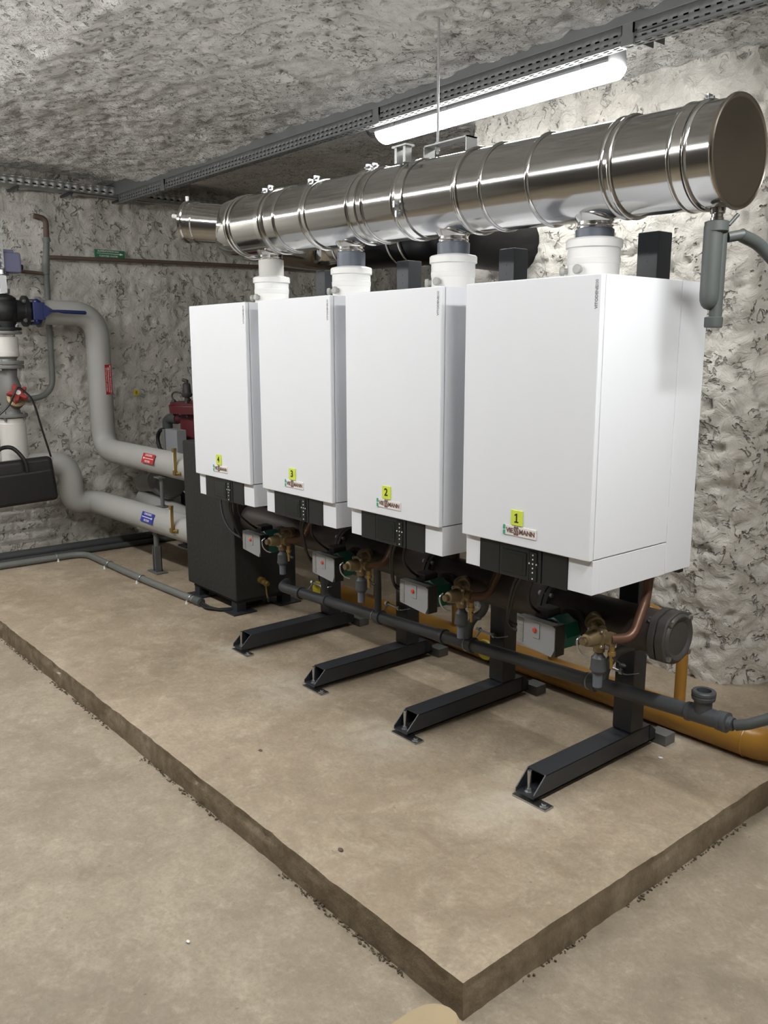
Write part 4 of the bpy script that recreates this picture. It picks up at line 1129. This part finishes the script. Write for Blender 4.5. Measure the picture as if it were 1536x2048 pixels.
for y in (-.6, .02, .36, .72, 1.25, 1.7):
    build(G().box(-4.19, -3.985, y, y + .012, 2.470, 2.486).cyl((-4.0, y + .006, 2.455), (-4.0, y + .006, 2.49), .005, n=8), 'bracket_arm', 'frame_paint', tl)
vs_ = thing('strut_channel', 'bright perforated vertical strut at the left edge above the actuator', 'strut', (-3.9, -.15, 1.945))
build(G().strip((-3.905, -.122, 1.955), (0, 0, 1), (0, -1, 0), .62, .042, [(.015, .027)], .028, .05).strip((-3.905, -.122, 1.955), (0, 0, 1), (-1, 0, 0), .62, .035, [(.012, .022)], .028, .05), 'rail', 'tray_galvanised', vs_, solid=.0025)
build(G().cyl((-3.905, -.14, 1.93), (-3.905, -.14, 1.957), .022, n=12), 'foot', 'zinc', vs_)

def luminaire(lab, c, along='x', strength=None, wrap=.14):
    t = thing('tube_luminaire', lab, 'light', c, 'tube luminaires')
    c = V(c); L = .635
    R = Matrix.Identity(4) if along == 'x' else Matrix.Rotation(PI / 2, 4, 'Z')
    X = Matrix.Translation(c) @ R
    g = G()
    # housing: tapered trough, flat top
    def sec(x, k=1): return [X @ V((x, y * k, z)) for y, z in ((-.056, .001), (-.046, .058), (.046, .058), (.056, .001))]
    g.rings([sec(-L + .01), sec(L - .01)])
    build(g, 'housing', 'lamp_housing', t)
    g = G()
    def dsec(x, s_, zs=1): return [X @ V((x, .056 * s_ * math.cos(a), -.043 * zs * math.sin(a) - .001)) for a in [PI * (-wrap + (1 + 2 * wrap) * k / 16) for k in range(17)]]
    g.rings([dsec(-L - .004, .55, .35), dsec(-L + .004, .8, .7), dsec(-L + .02, 1), dsec(L - .02, 1), dsec(L - .004, .8, .7), dsec(L + .004, .55, .35)])
    build(g, 'diffuser', strength or 'tube_light', t)
    for k in (-.5, -.17, .17, .5):
        g = G()
        for s_ in (-1, 1): g.box(k - .012, k + .012, s_ * .055 - .003, s_ * .055 + .004, .0, .026, .001, X)
        build(g, 'clip', 'lamp_housing', t)
    if c.y < 0:
        for k in (-.45, .45):
            build(G().cyl(X @ V((k, 0, .05)), X @ V((k, 0, 2.56 - c.z)), .004, n=8), 'suspension_rod', 'zinc', t)
    return t
l1 = luminaire('lit tube luminaire hanging under the cable tray above the flue', (-.705, .80, 2.428), 'x', 'tube_light_soft', .015)
for x in (-1.15, -.12):
    build(G().cyl((x, .80, 2.486), (x, .80, 2.53), .004, n=8).box(x - .02, x + .02, .775, .825, 2.4845, 2.488), 'suspension_hook', 'zinc', l1)
tag(build(G().tube(spline([(-1.345, .715, 2.49), (-1.40, .75, 2.485), (-1.425, .78, 2.46), (-1.40, .79, 2.43), (-1.345, .80, 2.438)], 6), .006, 8), 'lamp_cable', 'black_rubber'), 'short black cable looping into the left end of the luminaire', 'cable')
luminaire('lit tube luminaire out of frame over the right aisle', (1.45, -.25, 2.42), 'y', 'tube_light_strong')
for k, x in enumerate((-3.45, -1.95, -.45)):
    luminaire('lit tube luminaire out of frame over the front aisle, %s' % ('by the left wall', 'middle of its row', 'nearest boiler 1')[k], (x, -1.35, 2.33), 'x')

# ------------------------------------------------------------------ loose bits on the floor
wb = G()
n = 9
poly = [V((.60, -.99, -.0)), V((.60, -.735, 0))] + [V((.659 - .059 * math.cos(PI * k / n * .93 + .1), -.730 + .062 * math.sin(PI * k / n), 0)) for k in range(1, n)] + [V((.722, -.75, 0)), V((.740, -.99, 0))]
wb.prism([p + V((0, 0, .001)) for p in poly], (0, 0, .032))
bmesh.ops.bevel(wb.bm, geom=[e_ for e_ in wb.bm.edges if all(v.co.z > .02 for v in e_.verts)], offset=.006, segments=2, affect='EDGES')
wb.prism([(.675, -.99, .032), (.680, -.76, .032), (.683, -.76, .036), (.70, -.77, .038), (.71, -.99, .038)], (0, 0, .006))
tag(build(wb, 'wood_offcut', 'wood'), 'pale rounded wood plank end on the floor at the plinth corner', 'plank')
def chip(x, y, z, s_, m, lab):
    g = G(); g.ball((x, y, z + s_ * .35), s_, (1.5, 1, .45), 8)
    for v in g.bm.verts: v.co += V((random.uniform(-1, 1), random.uniform(-1, 1), random.uniform(-.4, .4))) * s_ * .18
    tag(build(g, 'debris_chip', m), lab, 'debris', 'chips on the concrete')
chip(.045, -1.0, .001, .0045, 'badge_white', 'white chip on the lower floor in front of the plinth')
chip(.09, -.55, .094, .007, 'rust_pipe', 'dark pebble near the front edge of the plinth')
chip(-.57, -.40, .094, .006, 'rust_pipe', 'small dark pebble on the plinth in front of boiler 2')
chip(.36, .62, .094, .006, 'badge_white', 'white crumb on the plinth behind the foot of boiler 1')

# crumbs of mortar gathered in the joint at the foot of the plinth
g = G()
def crumb(x, y, s_):
    bmesh.ops.create_icosphere(g.bm, subdivisions=1, radius=s_, matrix=Matrix.Translation((x, y, s_ * .3)) @ Matrix.Diagonal((random.uniform(.7, 1.8), random.uniform(.6, 1.2), random.uniform(.4, .9), 1)))
for k in range(900):
    x = random.uniform(-3.9, .66)
    if noise.noise(V((x * 2.3, 0, 0))) > -.15: crumb(x, -.655 - abs(random.gauss(0, .007)), random.uniform(.0015, .0045))
for k in range(260):
    y = random.uniform(-.64, 1.2)
    if noise.noise(V((0, y * 2.3, 4))) > -.1: crumb(.673 + abs(random.gauss(0, .006)), y, random.uniform(.0015, .004))
o = build(g, 'mortar_crumbs', 'crumb_brown', wn=False)
tag(o, 'dark mortar crumbs along the foot of the plinth', 'rubble'); o['kind'] = 'stuff'

# ------------------------------------------------------------------ camera
cam = bpy.data.cameras.new('camera'); co = bpy.data.objects.new('camera', cam); C.objects.link(co)
Rr = [[.643059302, .765816085, -.000676331], [.143324772, -.121217925, -.982224121], [-.752285015, .631531423, -.187710730]]
r, dwn, f = (V(x) for x in Rr)
mw = Matrix((r, -dwn, -f)).transposed().to_4x4()
mw.translation = V((1.82961527, -1.85114929, 1.47244346))
co.matrix_world = mw
cam.sensor_fit = 'VERTICAL'; cam.sensor_height = 24; cam.sensor_width = 18
cam.lens = 1706.83 / 2048 * 24
cam.clip_start = .02
S.camera = co

w = bpy.data.worlds.new('world'); S.world = w; w.use_nodes = True
w.node_tree.nodes['Background'].inputs[0].default_value = (.05, .05, .05, 1)
w.node_tree.nodes['Background'].inputs[1].default_value = .2
S.view_settings.view_transform = 'Standard'
S.view_settings.look = 'None'
S.view_settings.gamma = 1
S.view_settings.use_curve_mapping = False
S.view_settings.exposure = 0.52
